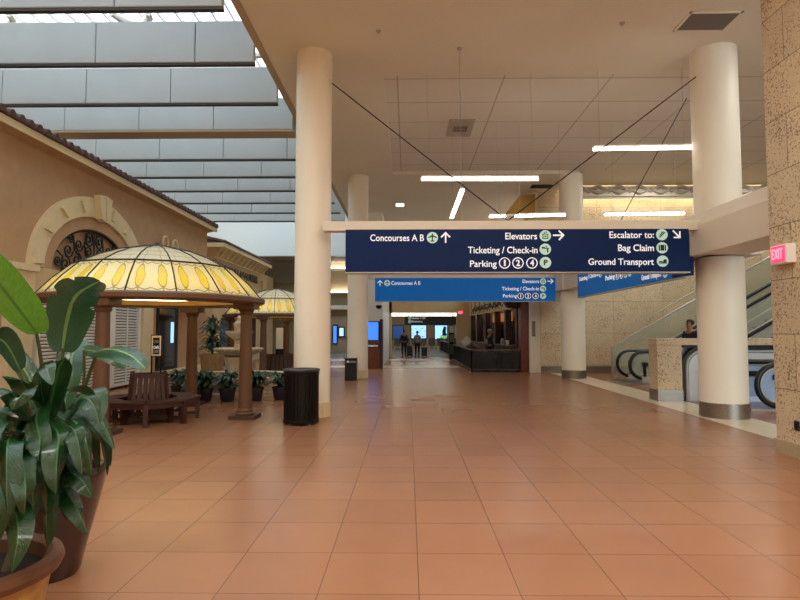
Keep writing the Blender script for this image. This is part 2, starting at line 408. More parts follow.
# support beams of the column grid
struct('trim_7', MB().box(-1.55, 5.3, 10.0, 10.22, 3.42, 3.6, .01), beamp)
m = MB()
sec = [(5.22, 2.98), (6.12, 2.98), (6.12, 3.76), (5.36, 3.76), (5.22, 3.5)]
m.prism([(x, -6, z) for x, z in sec], (0, 27.3, 0))
struct('trim_8', m, beamp)
struct('trim_9', MB().box(-1.6, 5.3, 19.6, 19.85, 3.44, 3.74, .01), beamp)
# skylight
m = MB(); m.box(-15, -2.88, -6, 33, 10.42, 10.45)
sky = struct('window_1', m, skyglass)
m = MB()
for i in range(25): m.box(-14.9+i*.5, -14.86+i*.5, -6, 33, 10.3, 10.42)
obj('mullion', m, whitep, sky)
m = MB()
for i in range(17): m.box(-15, -2.9, -6+i*2.4, -5.94+i*2.4, 10.28, 10.42)
obj('crossbar', m, whitep, sky)
m = MB()
for k, y in enumerate((14.4, 15.7, 17.4)):
    for cx in (-5.4, -9.6, -13.4):
        m.tube([(cx+2.6*cos(a), y+1.1*sin(a), 10.16) for a in [pi*i/14 for i in range(15)]], .09, 6)
obj('arch_rib', m, whitep, sky)
struct('wall_clerestory', MB().box(-2.88, -2.75, -6, 34, 7.5, 10.6), plaster)

# ---- columns
def column(px, by, r, label, tilebase, Y=None, collar=False, metal=True):
    p = G(px, by); c = (p.x*(p.y+r)/p.y, p.y+r)
    if Y: c = ((px-408)/F*Y, Y)
    t = thing('round_column', label, 'column', (c[0], c[1], 0), 'white columns of the concourse')
    m = MB(); m.lathe([(r, .26), (r, CZ), (0, CZ)], (c[0], c[1], 0), 48); obj('shaft', m, white, t, True)
    m = MB()
    if metal: m.lathe([(0, 0), (r+.012, 0), (r+.012, .27), (r, .28)], (c[0], c[1], 0), 48); obj('metal_base', m, steel, t, True, 'brushed steel wrap at the foot')
    else:
        for k in range(24):
            a = 2*pi*k/24; b = 2*pi*(k+.93)/24; ri, ro = r-.02, r+.014
            m.prism([(c[0]+q*cos(w), c[1]+q*sin(w), 0) for q, w in ((ro, a), (ro, b), (ri, b), (ri, a))], (0, 0, .27))
        obj('tiled_base', m, cream, t, False, 'ring of cream tiles at the foot')
    if collar:
        m = MB(); m.box(c[0]-r-.1, c[0]+r+.1, c[1]-r-.12, c[1]+r+.12, 2.98, 3.76, .02); obj('beam_collar', m, beamp, t)
    return t, c
c1, C1 = column(311.5, 418.5, .345, 'white round column behind the black slatted litter bin', True, metal=False)
c2, C2 = column(724.5, 420, .41, 'white round column with steel foot nearest the travertine wall', False, collar=True)
c3, C3 = column(574, 379, .40, 'white column with steel foot at the far right before the travertine wall', False, collar=True)
c4, C4 = column(357.5, 378.5, .355, 'far white column beside the small black bin and screen kiosk', True, metal=False)
# cable stays from the column heads to the middle of the sign beam
mid = Vector((1.83, 10.1, 3.62))
for a, lab in ((Vector((C1[0]+.33, C1[1]-.1, 6.42)), 'thin dark stay cable from the left column head down to the sign beam'),
               (Vector((C2[0]-.36, C2[1]-.1, 6.5)), 'thin dark stay cable from the right column head down to the sign beam')):
    t = thing('stay_cable', lab, 'cable', a, 'stay cables over the sign beam')
    obj('wire', MB().tube([a, mid], .011, 6), iron, t)
    obj('wall_bracket', MB().sphere(a, .06, .5, 1, 1.2), beamp, t)
m = MB().tube([(5.4, 10.6, 6.1), (5.35, 15.2, 3.74)], .01, 6)
tag(obj('stay_cable', m, iron), 'short dark stay cable slanting down left of the right-hand column', 'cable', 'stay cables over the sign beam')

# ---- ceiling baffles
ys = [8.8, 10.7, 12.65, 14.4, 16.9, 18.85, 20.75, 22.75, 24.7, 26.6]
ordn = ['nearest', 'second nearest', 'third nearest', 'fourth and deepest, with a brown underside', 'fifth', 'sixth', 'seventh', 'eighth', 'ninth', 'farthest']
for y, od in zip(ys, ordn):
    t = thing('ceiling_baffle', 'grey metal skylight baffle, %s of the hanging row' % od, 'baffle', (-8.9, y, 6.9), 'grey baffles under the skylight')
    th = .55 if 'fourth' in od else .12
    off = (y*1.37) % 2
    xs = [-14.9]+[x for x in [-14.9+off+2*k for k in range(1, 7)] if x < -3.6]+[-3.05]
    for a, b in zip(xs, xs[1:]):
        m = MB(); m.box(a+.004, b-.004, y, y+th, 6.935, 7.79, .02); obj('panel', m, baffle_m, t)
    obj('bottom_edge', MB().box(-14.9, -3.05, y+.01, y+th-.01, 6.89, 6.94), edge_pl if th > .3 else baffle_e, t)

# ================================================================== SIGNS
def disc(c, r, nrm, parent, m, thick=.01, n=24, name='icon'):
    c, nrm = Vector(c), Vector(nrm); u = Vector((0,0,1)); x = u.cross(nrm).normalized()
    mb = MB(); mb.prism([c+(x*cos(2*pi*i/n)+u*sin(2*pi*i/n))*r for i in range(n)], nrm*thick)
    return obj(name, mb, m, parent)
def flat(polys, c, sc, nrm, parent, m, name='pictogram', off=.012):
    c, nrm = Vector(c), Vector(nrm); u = Vector((0,0,1)); x = u.cross(nrm).normalized(); mb = MB()
    for p in polys: mb.prism([c+x*a*sc+u*b*sc+nrm*off for a, b in p], nrm*.005)
    return obj(name, mb, m, parent)
def R4(x0, y0, x1, y1): return [(x0,y0),(x1,y0),(x1,y1),(x0,y1)]
def rot(p, a): return [(x*cos(a)-y*sin(a), x*sin(a)+y*cos(a)) for x, y in p]
ARROW = [[(-.14,-1),(.14,-1),(.14,.6),(-.14,.6)], [(0,1),(-.9,.1),(-.72,-.1),(0,.62)], [(0,1),(0,.62),(.72,-.1),(.9,.1)]]
PIC = {
 'plane': [[(-.09,-.6),(.09,-.6),(.12,.55),(0,.78),(-.12,.55)], [(-.75,-.1),(-.1,.15),(-.1,.4),(-.75,.08)], [(.75,-.1),(.75,.08),(.1,.4),(.1,.15)], R4(-.3,-.68,.3,-.5)],
 'lift': [R4(-.5,-.55,.5,-.42), R4(-.5,.2,.5,.32), R4(-.5,-.55,-.38,.3), R4(.38,-.55,.5,.3), [(-.3,.42),(-.05,.42),(-.17,.7)], [(.05,.7),(.3,.7),(.17,.42)], R4(-.22,-.2,.22,-.05)],
 'ticket': [R4(-.6,.1,-.1,.38), R4(-.2,.05,.6,.2), R4(.28,-.6,.5,.12), R4(.05,.3,.3,.5)],
 'escalator': [[(-.6,-.5),(-.35,-.5),(.6,.4),(.35,.45)], [(-.5,-.1),(-.4,-.18),(.3,.5),(.2,.6)], R4(-.12,.25,.02,.5)],
 'bag': [R4(-.3,-.5,.3,.5), R4(-.62,-.5,-.42,.5), R4(.42,-.5,.62,.5)],
 'bus': [R4(-.65,-.25,-.05,0), [(-.05,-.3),(.65,-.3),(.65,.3),(.2,.3)], R4(-.7,-.42,.7,-.33)],
}
def arrow(c, sc, ang, nrm, parent, m=None):
    flat([rot(p, ang) for p in ARROW], c, sc, nrm, parent, m or signtxt, 'arrow', .002)
def icon(kind, c, r, nrm, parent):
    d = disc(c, r, nrm, parent, mint)
    if kind in PIC: flat(PIC[kind], c, r, nrm, d, blackp)
    else: lettering(kind, Vector(c)+ax(nrm)*(-.3*r)+Vector((0,0,-.45*r)), Vector(c)+ax(nrm)*(.35*r)+Vector((0,0,-.45*r)), .9*r, d, blackp, Vector(nrm)*3.4, .02, 'pictogram')
def ax(nrm): return Vector((0,0,1)).cross(Vector(nrm)).normalized()
def numdisc(s, c, r, nrm, parent):
    d = disc(c, r, nrm, parent, signtxt, .006, name='number_disc'); e = disc(Vector(c)+Vector(nrm)*.006, r*.82, nrm, d, navy, .003, name='disc_field')
    lettering(s, Vector(c)+ax(nrm)*(-(.15 if s == '1' else .34)*r)+Vector((0,0,-.5*r)), Vector(c)+ax(nrm)*((.15 if s == '1' else .34)*r)+Vector((0,0,-.5*r)), 1.0*r, d, signtxt, Vector(nrm)*3.2, .03, 'numeral')

FN = (0,-1,0); YF = 9.98
def P(px, py): return W(px, py, YF)
a, b = P(345.5, 229.5), P(690, 271.5)
t = thing('overhead_sign', 'dark navy hanging direction sign with white lettering, nearest of the three', 'sign', ((a.x+b.x)/2, 10.1, b.z), 'blue overhead direction signs')
obj('sign_panel', MB().box(a.x, b.x, YF, 10.2, b.z, a.z, .008), navy, t)
obj('bottom_rail', MB().box(a.x, b.x, YF-.01, 10.21, b.z-.022, b.z-.002), silver, t)
def L(s, x0, x1, y1, y0, **k): lettering(s, P(x0, y1), P(x1, y1), abs(P(x0, y0).z-P(x0, y1).z), t, signtxt, FN, **k)
L('Concourses A B', 370.2, 424, 241, 234.6); L('Elevators', 505.3, 537, 239.3, 232.9); L('Ticketing / Check-in', 468, 537.6, 253.2, 246.8)
L('Parking', 470, 496.7, 266.8, 260.6); L('Escalator to:', 609.4, 653.9, 238, 231.6); L('Bag Claim', 618, 653.9, 251, 244.6); L('Ground Transport', 588.3, 653.9, 264.8, 258.6)
r = 5.7*10/F
for k, x, y in (('plane',432.4,237.7),('lift',545.2,235.8),('ticket',545.2,249.2),('P',545.4,262.6),('escalator',661.7,234.7),('bag',662,247.8),('bus',662.5,261.2)): icon(k, P(x, y), r, FN, t)
for s, x in (('1',504.6),('2',517.9),('4',531.9)): numdisc(s, P(x, 263), r, FN, t)
arrow(P(445.6, 237.3), 5.6*10/F, 0, FN, t); arrow(P(558.7, 235.3), 5.8*10/F, -pi/2, FN, t); arrow(P(676.6, 234.4), 5.4*10/F, -pi*.75, FN, t)

YF = 19.45
a, b = P(375, 278), P(555.5, 301)
t = thing('overhead_sign', 'bright blue hanging direction sign, square-on behind and below the navy one', 'sign', ((a.x+b.x)/2, 19.6, b.z), 'blue overhead direction signs')
obj('sign_panel', MB().box(a.x, b.x, YF, 19.7, b.z, a.z, .008), lblue, t)
obj('bottom_rail', MB().box(a.x, b.x, YF-.01, 19.71, b.z-.022, b.z-.002), silver, t)
L('Concourses A B', 391.3, 420.5, 284.8, 281.2); L('Elevators', 522.5, 539, 283, 279.6); L('Ticketing / Check-in', 502, 539, 290.3, 286.9); L('Parking', 503, 517, 297.5, 294.2)
r = 3.05*19.5/F
for k, x, y in (('plane',387.2,283),('lift',543,281.4),('ticket',543,288.7),('P',543,296)): icon(k, P(x, y), r, FN, t)
for s, x in (('1',520.6),('2',528),('4',535.5)): numdisc(s, P(x, 296), r, FN, t)
arrow(P(380, 283), 3*19.5/F, 0, FN, t); arrow(P(550.5, 281.2), 3.1*19.5/F, -pi/2, FN, t)

SX = 5.19; SN = (-1,0,0)
t = thing('overhead_sign', 'steel blue direction sign seen at a slant right of the square-on signs', 'sign', (SX+.1, 13.5, 2.62), 'blue overhead direction signs')
for y0, y1, mm in ((14.85, 17.0, lblue2), (12.55, 14.84, lblue2), (10.95, 12.54, lblue2), (10.3, 10.94, navy)):
    obj('sign_panel', MB().box(SX, SX+.02, y0, y1, 2.63, 3.41), mm, t)
obj('bottom_rail', MB().box(SX-.005, SX+.1, 10.4, 17.0, 2.6, 2.628), silver, t)
obj('sign_back', MB().box(SX+.021, SX+.1, 10.3, 17.0, 2.63, 3.41), navy, t)
def LS(s, ya, yb, z, cap): lettering(s, (SX, ya, z), (SX, yb, z), cap, t, signtxt, SN)
LS('Ticketing / Check-in', 16.85, 15.1, 3.1, .12); LS('Parking', 14.6, 13.95, 2.92, .12); LS('Ground Transport', 12.35, 11.4, 2.72, .12)
for s, y in (('1', 13.78), ('2', 13.52), ('4', 13.26)): numdisc(s, (SX, y, 2.98), .11, SN, t)
icon('P', (SX, 13.0, 2.98), .11, SN, t); icon('bus', (SX, 11.22, 2.78), .11, SN, t); icon('ticket', (SX, 14.98, 3.15), .11, SN, t)

# red lit exit box on the travertine wall, outlet and ceiling fittings
yx = 7.25
t = thing('exit_sign', 'small box sign glowing pink red on the travertine wall', 'exit sign', (4.9, yx, 2.52))
obj('housing', MB().box(4.82, 4.94, yx-.16, yx+.16, 2.47, 2.72, .006), whitep, t)
obj('lit_face', MB().box(4.808, 4.82, yx-.13, yx+.13, 2.50, 2.70), redlit, t)
lettering('EXIT', (4.808, yx+.105, 2.535), (4.808, yx-.105, 2.535), .13, t, mat('pale_pink_letters', (255,150,176), .5, emit=.8), SN, .02)
t = thing('wall_outlet', 'small dark socket plate low on the travertine wall', 'outlet', (4.93, 7.2, .36))
obj('plate', MB().box(4.926, 4.94, 7.15, 7.24, .34, .46, .003), blkplastic, t)
obj('socket', MB().box(4.92, 4.926, 7.18, 7.21, .37, .43), blk, t)
p0 = W(673, 31, 9.5)
def onceil(px, py, z=CZ):
    d = CM @ Vector(((px-400)/F, -(py-300)/F, -1)); k = (z-H)/d.z; return Vector((d.x*k, d.y*k, z))
q = [onceil(*v) for v in ((673,31),(723,31),(742,11),(689,11))]
x0, x1, y0, y1 = q[0].x, q[1].x, q[2].y, q[0].y
t = thing('ceiling_vent', 'large grey grille flush in the ceiling above the right-hand column', 'vent', ((x0+x1)/2, (y0+y1)/2, CZ))
m = MB(); m.box(x0, x1, y0, y0+.04, CZ-.02, CZ); m.box(x0, x1, y1-.04, y1, CZ-.02, CZ); m.box(x0, x0+.04, y0, y1, CZ-.02, CZ); m.box(x1-.04, x1, y0, y1, CZ-.02, CZ); obj('frame', m, beamp, t)
m = MB()
k = y0+.05
while k < y1-.05: m.obox(((x0+x1)/2, k, CZ-.008), ((x1-x0)/2-.04, 0, 0), (0, .014, .005), (0, -.001, .003)); k += .032
obj('louvre', m, grillm, t)
obj('backing', MB().box(x0+.03, x1-.03, y0+.03, y1-.03, CZ-.003, CZ), mat('vent_shadow_box', (110, 100, 90), .9), t)
z = CZ+.12; q = [onceil(*v, z) for v in ((446,136),(470,136),(472,119),(448,119))]
x0, x1, y0, y1 = q[0].x, q[1].x, q[2].y, q[0].y
t = thing('air_diffuser', 'small square air diffuser in the tiled ceiling', 'vent', ((x0+x1)/2, (y0+y1)/2, z))
obj('plate', MB().box(x0, x1, y0, y1, z-.02, z), mat('diffuser_plate', (184,168,146), .7), t)
cxm, cym = (x0+x1)/2, (y0+y1)/2; w = (x1-x0)/2
m = MB()
for k in (.62, .42, .22): m.lathe([(w*k*1.2, z-.022), (w*k*1.2, z-.05), (w*k*.95, z-.03)], (cxm, cym, 0), 4, rot=pi/4)
obj('cone', m, grillm, t)
q = onceil(548, 189)
t = thing('ceiling_vent', 'dark slot vent in the ceiling left of the far column head', 'vent', (4.5, 19.6, CZ)); obj('slot', MB().box(4.6, 5.35, 20.3, 20.75, CZ-.03, CZ), mat('dark_slot', (40,34,34), .8), t)
for px, py, z, lab in ((378.5, 31, CZ, 'left'), (622, 23, CZ, 'right')):
    q = onceil(px, py, z)
    m = MB(); m.lathe([(0, z-.06), (.012, z-.055), (.018, z-.03), (.045, z-.012), (.05, z), (0, z)], (q.x, q.y, 0), 14)
    tag(obj('sprinkler_head', m, silver, None, True), 'tiny fire sprinkler in the plain ceiling, %s of the two' % lab, 'sprinkler', 'ceiling sprinklers')

# ---- pendant linear lamps
def linear(a, b, label, zc, wires):
    a, b = Vector(a), Vector(b); c = (a+b)/2
    t = thing('linear_lamp', label, 'lamp', c, 'slim pendant tube lamps')
    obj('housing', MB().bar(a+Vector((0,0,.045)), b+Vector((0,0,.045)), .07, .05), whitep, t)
    obj('tube', MB().bar(a, b, .085, .045), tube_m, t, False, 'glowing white tube')
    for f in wires:
        p = a.lerp(b, f); obj('hanger_wire', MB().tube([p+Vector((0,0,.06)), (p.x, p.y, zc)], .004, 5), silver, t)
linear(W(421.5, 179, 11.4), W(538, 179, 11.4), 'long lit tube lamp hanging crosswise over the left of the navy sign', CZ+.12, (.05, .95))
linear(W(593.5, 149, 11.2), W(694, 147.5, 11.2), 'long lit tube lamp hanging crosswise, running behind the right column', CZ+.12, (.06, .9))
a_ = W(462.3, 190, 12.2); b_ = a_.copy(); b_.y = 15.2
linear(a_, b_, 'lit tube lamp running lengthwise away behind the navy sign', CZ+.12, (.1, .9))
linear(W(489.5, 216.5, 14.6), W(505.5, 216.3, 14.6), 'short lit tube lamp end just above the sign beam, left of the cables', CZ+.12, (.5,))
linear(W(515, 216, 14.6), W(565, 215, 14.6), 'lit tube lamp low above the sign beam, just right of the cables', CZ+.12, (.1, .9))
linear(W(605, 214.5, 14.6), W(684, 213.5, 14.6), 'lit tube lamp low above the sign beam beside the right column', CZ+.12, (.1, .9))
q = onceil(400, 204.5)
t = thing('downlight', 'small square lit downlight in the ceiling above the navy sign left end', 'lamp', q)
obj('rim', MB().box(q.x-.2, q.x+.2, q.y-.3, q.y+.3, CZ-.02, CZ), whitep, t); obj('lens', MB().box(q.x-.15, q.x+.15, q.y-.22, q.y+.22, CZ-.03, CZ-.02), tube_m, t)
q = onceil(458.7, 52); m = MB(); m.tube([(q.x, 10.35, CZ), (q.x, 10.1, 3.6)], .004, 5)
t = thing('hanger_wire', 'thin bright wire from the ceiling to the sign beam above the navy sign', 'wire', (q.x, 10.1, 3.6))
obj('wire', m, silver, t); obj('ceiling_cup', MB().cyl((q.x, 10.35), .05, CZ-.02, CZ, 14), silver, t)

# frieze and cove over the far travertine wall, brass soffit panel
t = thing('wave_frieze', 'sculpted wavy stone frieze over the far travertine wall', 'frieze', (9, 20.9, 6.72))
obj('backing', MB().box(6.05, 15, 20.95, 21.1, 6.72, 7.1), beamp, t)
for k in range(11):
    x = 6.1+k*.78; m = MB()
    for sgn, zz in ((1, 6.92), (-1, 6.92)):
        m.leaf([(x-.05, 20.93, zz-.1*sgn), (x+.2, 20.86, zz+.07*sgn), (x+.42, 20.84, zz+.1*sgn), (x+.83, 20.93, zz-.08*sgn)], .2, (0, -.5, 1), .3, 10)
    obj('wave', m, mat('grey_relief', (178, 166, 146), .7), t)
t = thing('cove_lamp', 'glowing cove strip under the wavy frieze washing the travertine', 'lamp', (9, 21.2, 6.7))
obj('strip', MB().box(6.1, 15, 21.12, 21.3, 6.68, 6.74), mat('cove_strip', (255, 234, 196), .5, emit=5), t)
obj('tray', MB().box(6.1, 15, 21.05, 21.12, 6.64, 6.76), beamp, t)
v = [W(505, 214, 21.2), W(520, 195, 21.2), W(535, 194, 21.2), W(535, 214, 21.2)]
tag(obj('brass_soffit_panel', MB().prism(v, (0, .3, 0)), brass), 'slanted brass panel high beside the far column', 'panel')

# added area lights without fixtures, filling the concourse from out of view
def down(x, y, z=CZ, w=FILL_W, s=1.2):
    l = bpy.data.lights.new('fill_light', 'AREA'); l.size = s; l.energy = w; l.color = WARM
    o = bpy.data.objects.new('fill_light', l); COL.objects.link(o); o.location = (x, y, z-.02)
for x, y in ((8.5, 14), (12, 14), (8, 9), (12, 9), (9, 19.6), (13, 19.6)): down(x, y, CZ if y < 11 else CZ+.1, 50)  # added over the escalator side to brighten it
for x in (-1.5, 1.3, 3.9):
    for y in (-4, 0, 4): down(x, y)

# ================================================================== STOREFRONT BUILDINGS ON THE LEFT
FX = -8.1
t = thing('storefront_building', 'tan stucco shop building with arched entrance and clay tile eave', 'building', (FX-.8, 12.5, 0))
store = t
m = MB(); acy, asp, ar, ah = 14.15, 3.0, 1.95, 1.36        # arch centre along the wall, springing height, recess half width and rise
def ell(a_, h_, n=32): return [(acy+a_*cos(pi*i/n), asp+h_*sin(pi*i/n)) for i in range(n+1)]
# wall with an arched recess cut: side pieces, strip above, and the ring filled between
e = ell(ar, ah)
Y0, Y1, ZT = 2, 22.1, 5.6
m.poly([(FX, acy+ar, 0), (FX, Y1, 0), (FX, Y1, ZT), (FX, acy+ar, ZT)]); m.poly([(FX, Y0, 0), (FX, acy-ar, 0), (FX, acy-ar, ZT), (FX, Y0, ZT)])
for (ya, za), (yb, zb) in zip(e, e[1:]): m.poly([(FX, yb, zb), (FX, ya, za), (FX, ya, ZT), (FX, yb, ZT)])
for (ya, za), (yb, zb) in zip(e, e[1:]): m.poly([(FX, ya, za), (FX, yb, zb), (FX-.1, yb, zb), (FX-.1, ya, za)])
for yy in (acy-ar, acy+ar): m.poly([(FX, yy, 0), (FX, yy, asp), (FX-.1, yy, asp), (FX-.1, yy, 0)])
m.poly([(FX, Y1, 0), (FX-3, Y1, 0), (FX-3, Y1, ZT), (FX, Y1, ZT)])
m.poly([(FX-.1, acy-ar, 0), (FX-.1, acy+ar, 0), (FX-.1, acy+ar, asp+ah+.05), (FX-.1, acy-ar, asp+ah+.05)])
obj('wall', m, stucco, t)
# moulded surround
def arch_band(a0, h0, a1, h1, xa, xb, mm, name, a_s=0, a_e=pi, label=None):
    mb = MB(); n = 40
    for i in range(n):
        p, q_ = a_s+(a_e-a_s)*i/n, a_s+(a_e-a_s)*(i+1)/n
        mb.prism([(xa, acy+a0*cos(p), asp+h0*sin(p)), (xa, acy+a1*cos(p), asp+h1*sin(p)), (xa, acy+a1*cos(q_), asp+h1*sin(q_)), (xa, acy+a0*cos(q_), asp+h0*sin(q_))], (xb-xa, 0, 0))
    bmesh.ops.remove_doubles(mb.bm, verts=mb.bm.verts, dist=.0005)
    return obj(name, mb, mm, t, False, label)
arch_band(2.12, 1.5, 2.58, 2.0, FX, FX+.1, cream, 'arch_surround', label='cream moulded arch band')
arch_band(1.76, 1.19, 2.12, 1.5, FX-.09, FX+.04, stucco, 'arch_reveal')
for k, ang in enumerate((4, 33, 55, 74, 108, 128, 150, 176)):
    p = radians(ang); mb = MB(); d = Vector((0, 2.34*cos(p), 1.75*sin(p))).normalized(); s_ = Vector((0, -d.z, d.y))
    c = Vector((FX+.1, acy+2.35*cos(p), asp+1.76*sin(p)))
    i_, o_ = c-d*.15, c+d*.15
    mb.prism([i_-s_*.04, i_+s_*.04, o_+s_*.085, o_-s_*.085], (.06, 0, 0)); obj('voussoir_block', mb, cream, t)
c = Vector((FX+.1, acy, asp+1.4))
for s_ in (-1, 1):
    mb = MB(); mb.prism([(FX+.1, acy+s_*.02, asp+1.42), (FX+.1, acy+s_*.17, asp+1.46), (FX+.1, acy+s_*.3, asp+2.06), (FX+.1, acy+s_*.02, asp+2.1)], (.17, 0, 0)); obj('keystone', mb, cream, t)
# iron scrollwork in the tympanum
def spiral(cy_, cz_, r, turns, a0, sgn=1, n=26): return [(FX-.02, cy_+r*(1-i/n*.85)*cos(a0+sgn*2*pi*turns*i/n), cz_+r*(1-i/n*.85)*sin(a0+sgn*2*pi*turns*i/n)) for i in range(n+1)]
mb = MB()
for s_ in (-1, 1):
    for cy_, cz_, r, a0 in ((.2, .78, .17, pi/2), (.2, .52, .14, -pi/2), (.55, .62, .14, pi), (.6, .28, .17, pi/2), (.9, .45, .15, pi), (.98, .16, .17, pi/2), (1.22, .2, .12, pi), (.3, .2, .13, 0), (.82, .7, .1, 0)):
        mb.tube(spiral(acy+s_*cy_, asp+cz_, r, 1.6, a0 if s_ > 0 else pi-a0, s_), .02, 6)
    mb.tube([(FX-.02, acy+s_*y, asp+z) for y, z in ((.03, .02), (.12, .3), (.36, .62), (.3, .9), (.05, .98))], .02, 6)
    mb.tube([(FX-.02, acy+s_*y, asp+z) for y, z in ((.45, .0), (.42, .3), (.7, .5), (.75, .8))], .02, 6)
    mb.tube([(FX-.02, acy+s_*y, asp+z) for y, z in ((1.1, .0), (1.08, .3), (1.25, .4))], .02, 6)
mb.tube([(FX-.02, acy, asp), (FX-.02, acy, asp+1.0)], .02, 6)
mb.tube([(FX-.02, y, z) for y, z in ell(1.43, 1.0, 40)], .03, 6)
for v in mb.bm.verts: v.co.y = acy+(v.co.y-acy)*1.2; v.co.z = asp+(v.co.z-asp)*1.16
obj('scrollwork_grille', mb, iron, t, True, 'black wrought iron scrolls filling the arch')
obj('impost_band', MB().box(FX-.1, FX+.06, acy-2.6, acy+2.6, 2.42, 2.99), stucco2, t)
for y0, y1 in ((10.95, 11.7), (16.6, 17.25)):
    mb = MB(); mb.box(FX, FX+.14, y0, y1, .3, 2.96); mb.box(FX, FX+.2, y0-.06, y1+.06, 0, .3); mb.box(FX, FX+.2, y0-.05, y1+.05, 2.86, 3.0); obj('pilaster', mb, cream, t)
# louvred bays under the arch
for y0, y1 in ((11.95, 13.25), (13.45, 14.85), (15.05, 16.4)):
    obj('shop_opening', MB().box(FX+.005, FX+.02, y0-.08, y1+.08, .1, 2.4), blkplastic, t)
    f = MB(); f.box(FX+.02, FX+.12, y0-.09, y0, .08, 2.42); f.box(FX+.02, FX+.12, y1, y1+.09, .08, 2.42); f.box(FX+.02, FX+.12, y0, y1, 2.34, 2.42); f.box(FX+.02, FX+.12, y0, y1, .08, .16)
    sh = obj('louvred_shutter', f, whitep, t, False, 'white slatted roller shutter')
    mb = MB()
    for k in range(27): mb.obox((FX+.07, (y0+y1)/2, .22+k*.08), (.012, 0, -.008), (0, (y1-y0)/2, 0), (.008, 0, .02))
    mb.box(FX+.09, FX+.11, (y0+y1)/2-.02, (y0+y1)/2+.02, .16, 2.34)
    obj('slat', mb, whitep, sh)
# dark window beside the second pilaster, with a reflection painted as a glowing strip
obj('window_frame', MB().box(FX, FX+.05, 17.75, 19.35, .3, 2.42), iron, t)
obj('window_pane', MB().box(FX+.05, FX+.06, 17.85, 19.05, .42, 2.34), glass_dark, t)
obj('painted_reflection', MB().box(FX+.061, FX+.07, 18.72, 18.95, 1.2, 1.9), screen_w, t)  # glowing screen material used for the reflection on the pane
obj('sill_panel', MB().box(FX, FX+.1, 17.3, 22.1, 0, .3), cream, t)
obj('lintel_bracket', MB().box(FX, FX+.3, 17.6, 20.2, 2.42, 2.5), iron, t)
# pale wreath ornament at the far end: paired scroll antefix
mb = MB()
for y in (18.0, 18.75): mb.tube([(FX+.05, y+.22*cos(a_), 4.05+.2*sin(a_)) for a_ in [2*pi*k/16 for k in range(16)]], .035, 6, True); mb.tube(spiral(y, 4.05, .14, 1.4, 0), .022, 6)
mb.bm.transform(Matrix.Translation((.08, 0, .45))); obj('scroll_ornament', mb, cream, t, True)
# eave: soffit, fascia and clay barrel tiles
mb = MB(); mb.prism([(FX, Y0, 5.58), (FX+.32, Y0, 5.64), (FX+.32, Y0, 5.76), (FX-1.5, Y0, 6.1), (FX-1.5, Y0, 5.58)], (0, Y1-Y0+.12, 0)); obj('eave', mb, stucco, t)
obj('fascia', MB().box(FX+.32, FX+.36, Y0, Y1+.14, 5.60, 5.76), cream, t)
mb = MB(); y = Y0+.1
while y < Y1+.05:
    p = []
    for i in range(9):
        a_ = pi*i/8; p.append((FX+.43, y+.098*cos(a_), 5.76+.15*sin(a_)))
    mb.prism(p, (-1.4, 0, .3)); y += .27
mb.box(FX-1, FX+.37, Y0, Y1+.1, 5.75, 5.79)
obj('roof_tiles', mb, tilered, t)

# second shop building further back, with coved cornice
t = thing('storefront_building', 'paler shop building behind with coved cornice, sign lettering and dark awning', 'building', (-9, 28, 0))
BX = -8.55
mb = MB(); mb.box(-11, BX, 24.2, 35, 0, 4.95); obj('wall', mb, stucco2, t)
mb = MB(); mb.prism([(BX, 24.2, 4.88), (BX+.1, 24.2, 4.88), (BX+.2, 24.0, 5.05), (BX+.55, 23.8, 5.3), (BX+.55, 23.8, 5.46), (BX-2.5, 23.8, 5.6), (BX-2.5, 24.2, 4.88)], (0, 8.2, 0)); obj('cornice', mb, stucco2, t)
for k in range(11):
    y = 24.4+k*.72; mb = MB(); mb.prism([(BX+.12, y, 4.9), (BX+.5, y, 5.3), (BX+.58, y, 5.3), (BX+.2, y, 4.9)], (0, .12, 0)); obj('cornice_bracket', mb, cream, t)
obj('fascia', MB().box(BX+.55, BX+.62, 23.75, 32.1, 5.24, 5.42), cream, t)
obj('fascia', MB().box(BX-2.5, BX+.62, 23.7, 23.78, 5.24, 5.42), cream, t)
mb = MB(); y = 23.8
while y < 32:
    mb.prism([(BX+.66, y+.11*cos(pi*i/6), 5.42+.12*sin(pi*i/6)) for i in range(7)], (-1.5, 0, .35)); y += .29
mb.box(BX-2.5, BX+.62, 23.72, 23.8, 5.42, 5.52)
obj('roof_tiles', mb, tilered, t)
mb = MB(); mb.box(BX, BX+.12, 24.2, 32, 4.82, 4.88); obj('cornice_moulding', mb, cream, t)
lettering('BULLASAURERS', (BX+.03, 26.2, 4.28), (BX+.03, 31.2, 4.28), .36, t, mat('dark_grey_letters', (52, 50, 58), .5), (1, 0, 0), .03)
mb = MB(); mb.lathe([(1.1, 0), (.95, .5), (.55, .9), (0, 1.05)], (BX, 27.9, 2.75), 20, 1.3); obj('awning', mb, mat('dark_blue_canvas', (38, 42, 60), .8), t, True, 'dark blue domed awning')
mb = MB(); mb.tube([(BX+.04, 27.9+1.55*cos(pi*i/14), 2.9+1.35*sin(pi*i/14)) for i in range(15)], .12, 6); obj('arch_moulding', mb, cream, t)
obj('doorway', MB().box(BX, BX+.03, 25.2, 26.6, 0, 2.2), glass_dark, t)
obj('display_window', MB().box(BX, BX+.03, 29.0, 31.0, .4, 2.3), glass_dark, t)
mb = MB(); mb.prism([(BX+.02, 32, 3.6), (BX+.02, 32, 4.5), (BX+.02, 38.5, 3.9), (BX+.02, 38.5, 3.55)], (.1, 0, 0)); obj('gable_wing', mb, stucco2, t)
mb = MB(); mb.box(-11, BX+.3, 34.9, 35.2, 3.75, 4.05); obj('wing_roof', mb, tilered, t)

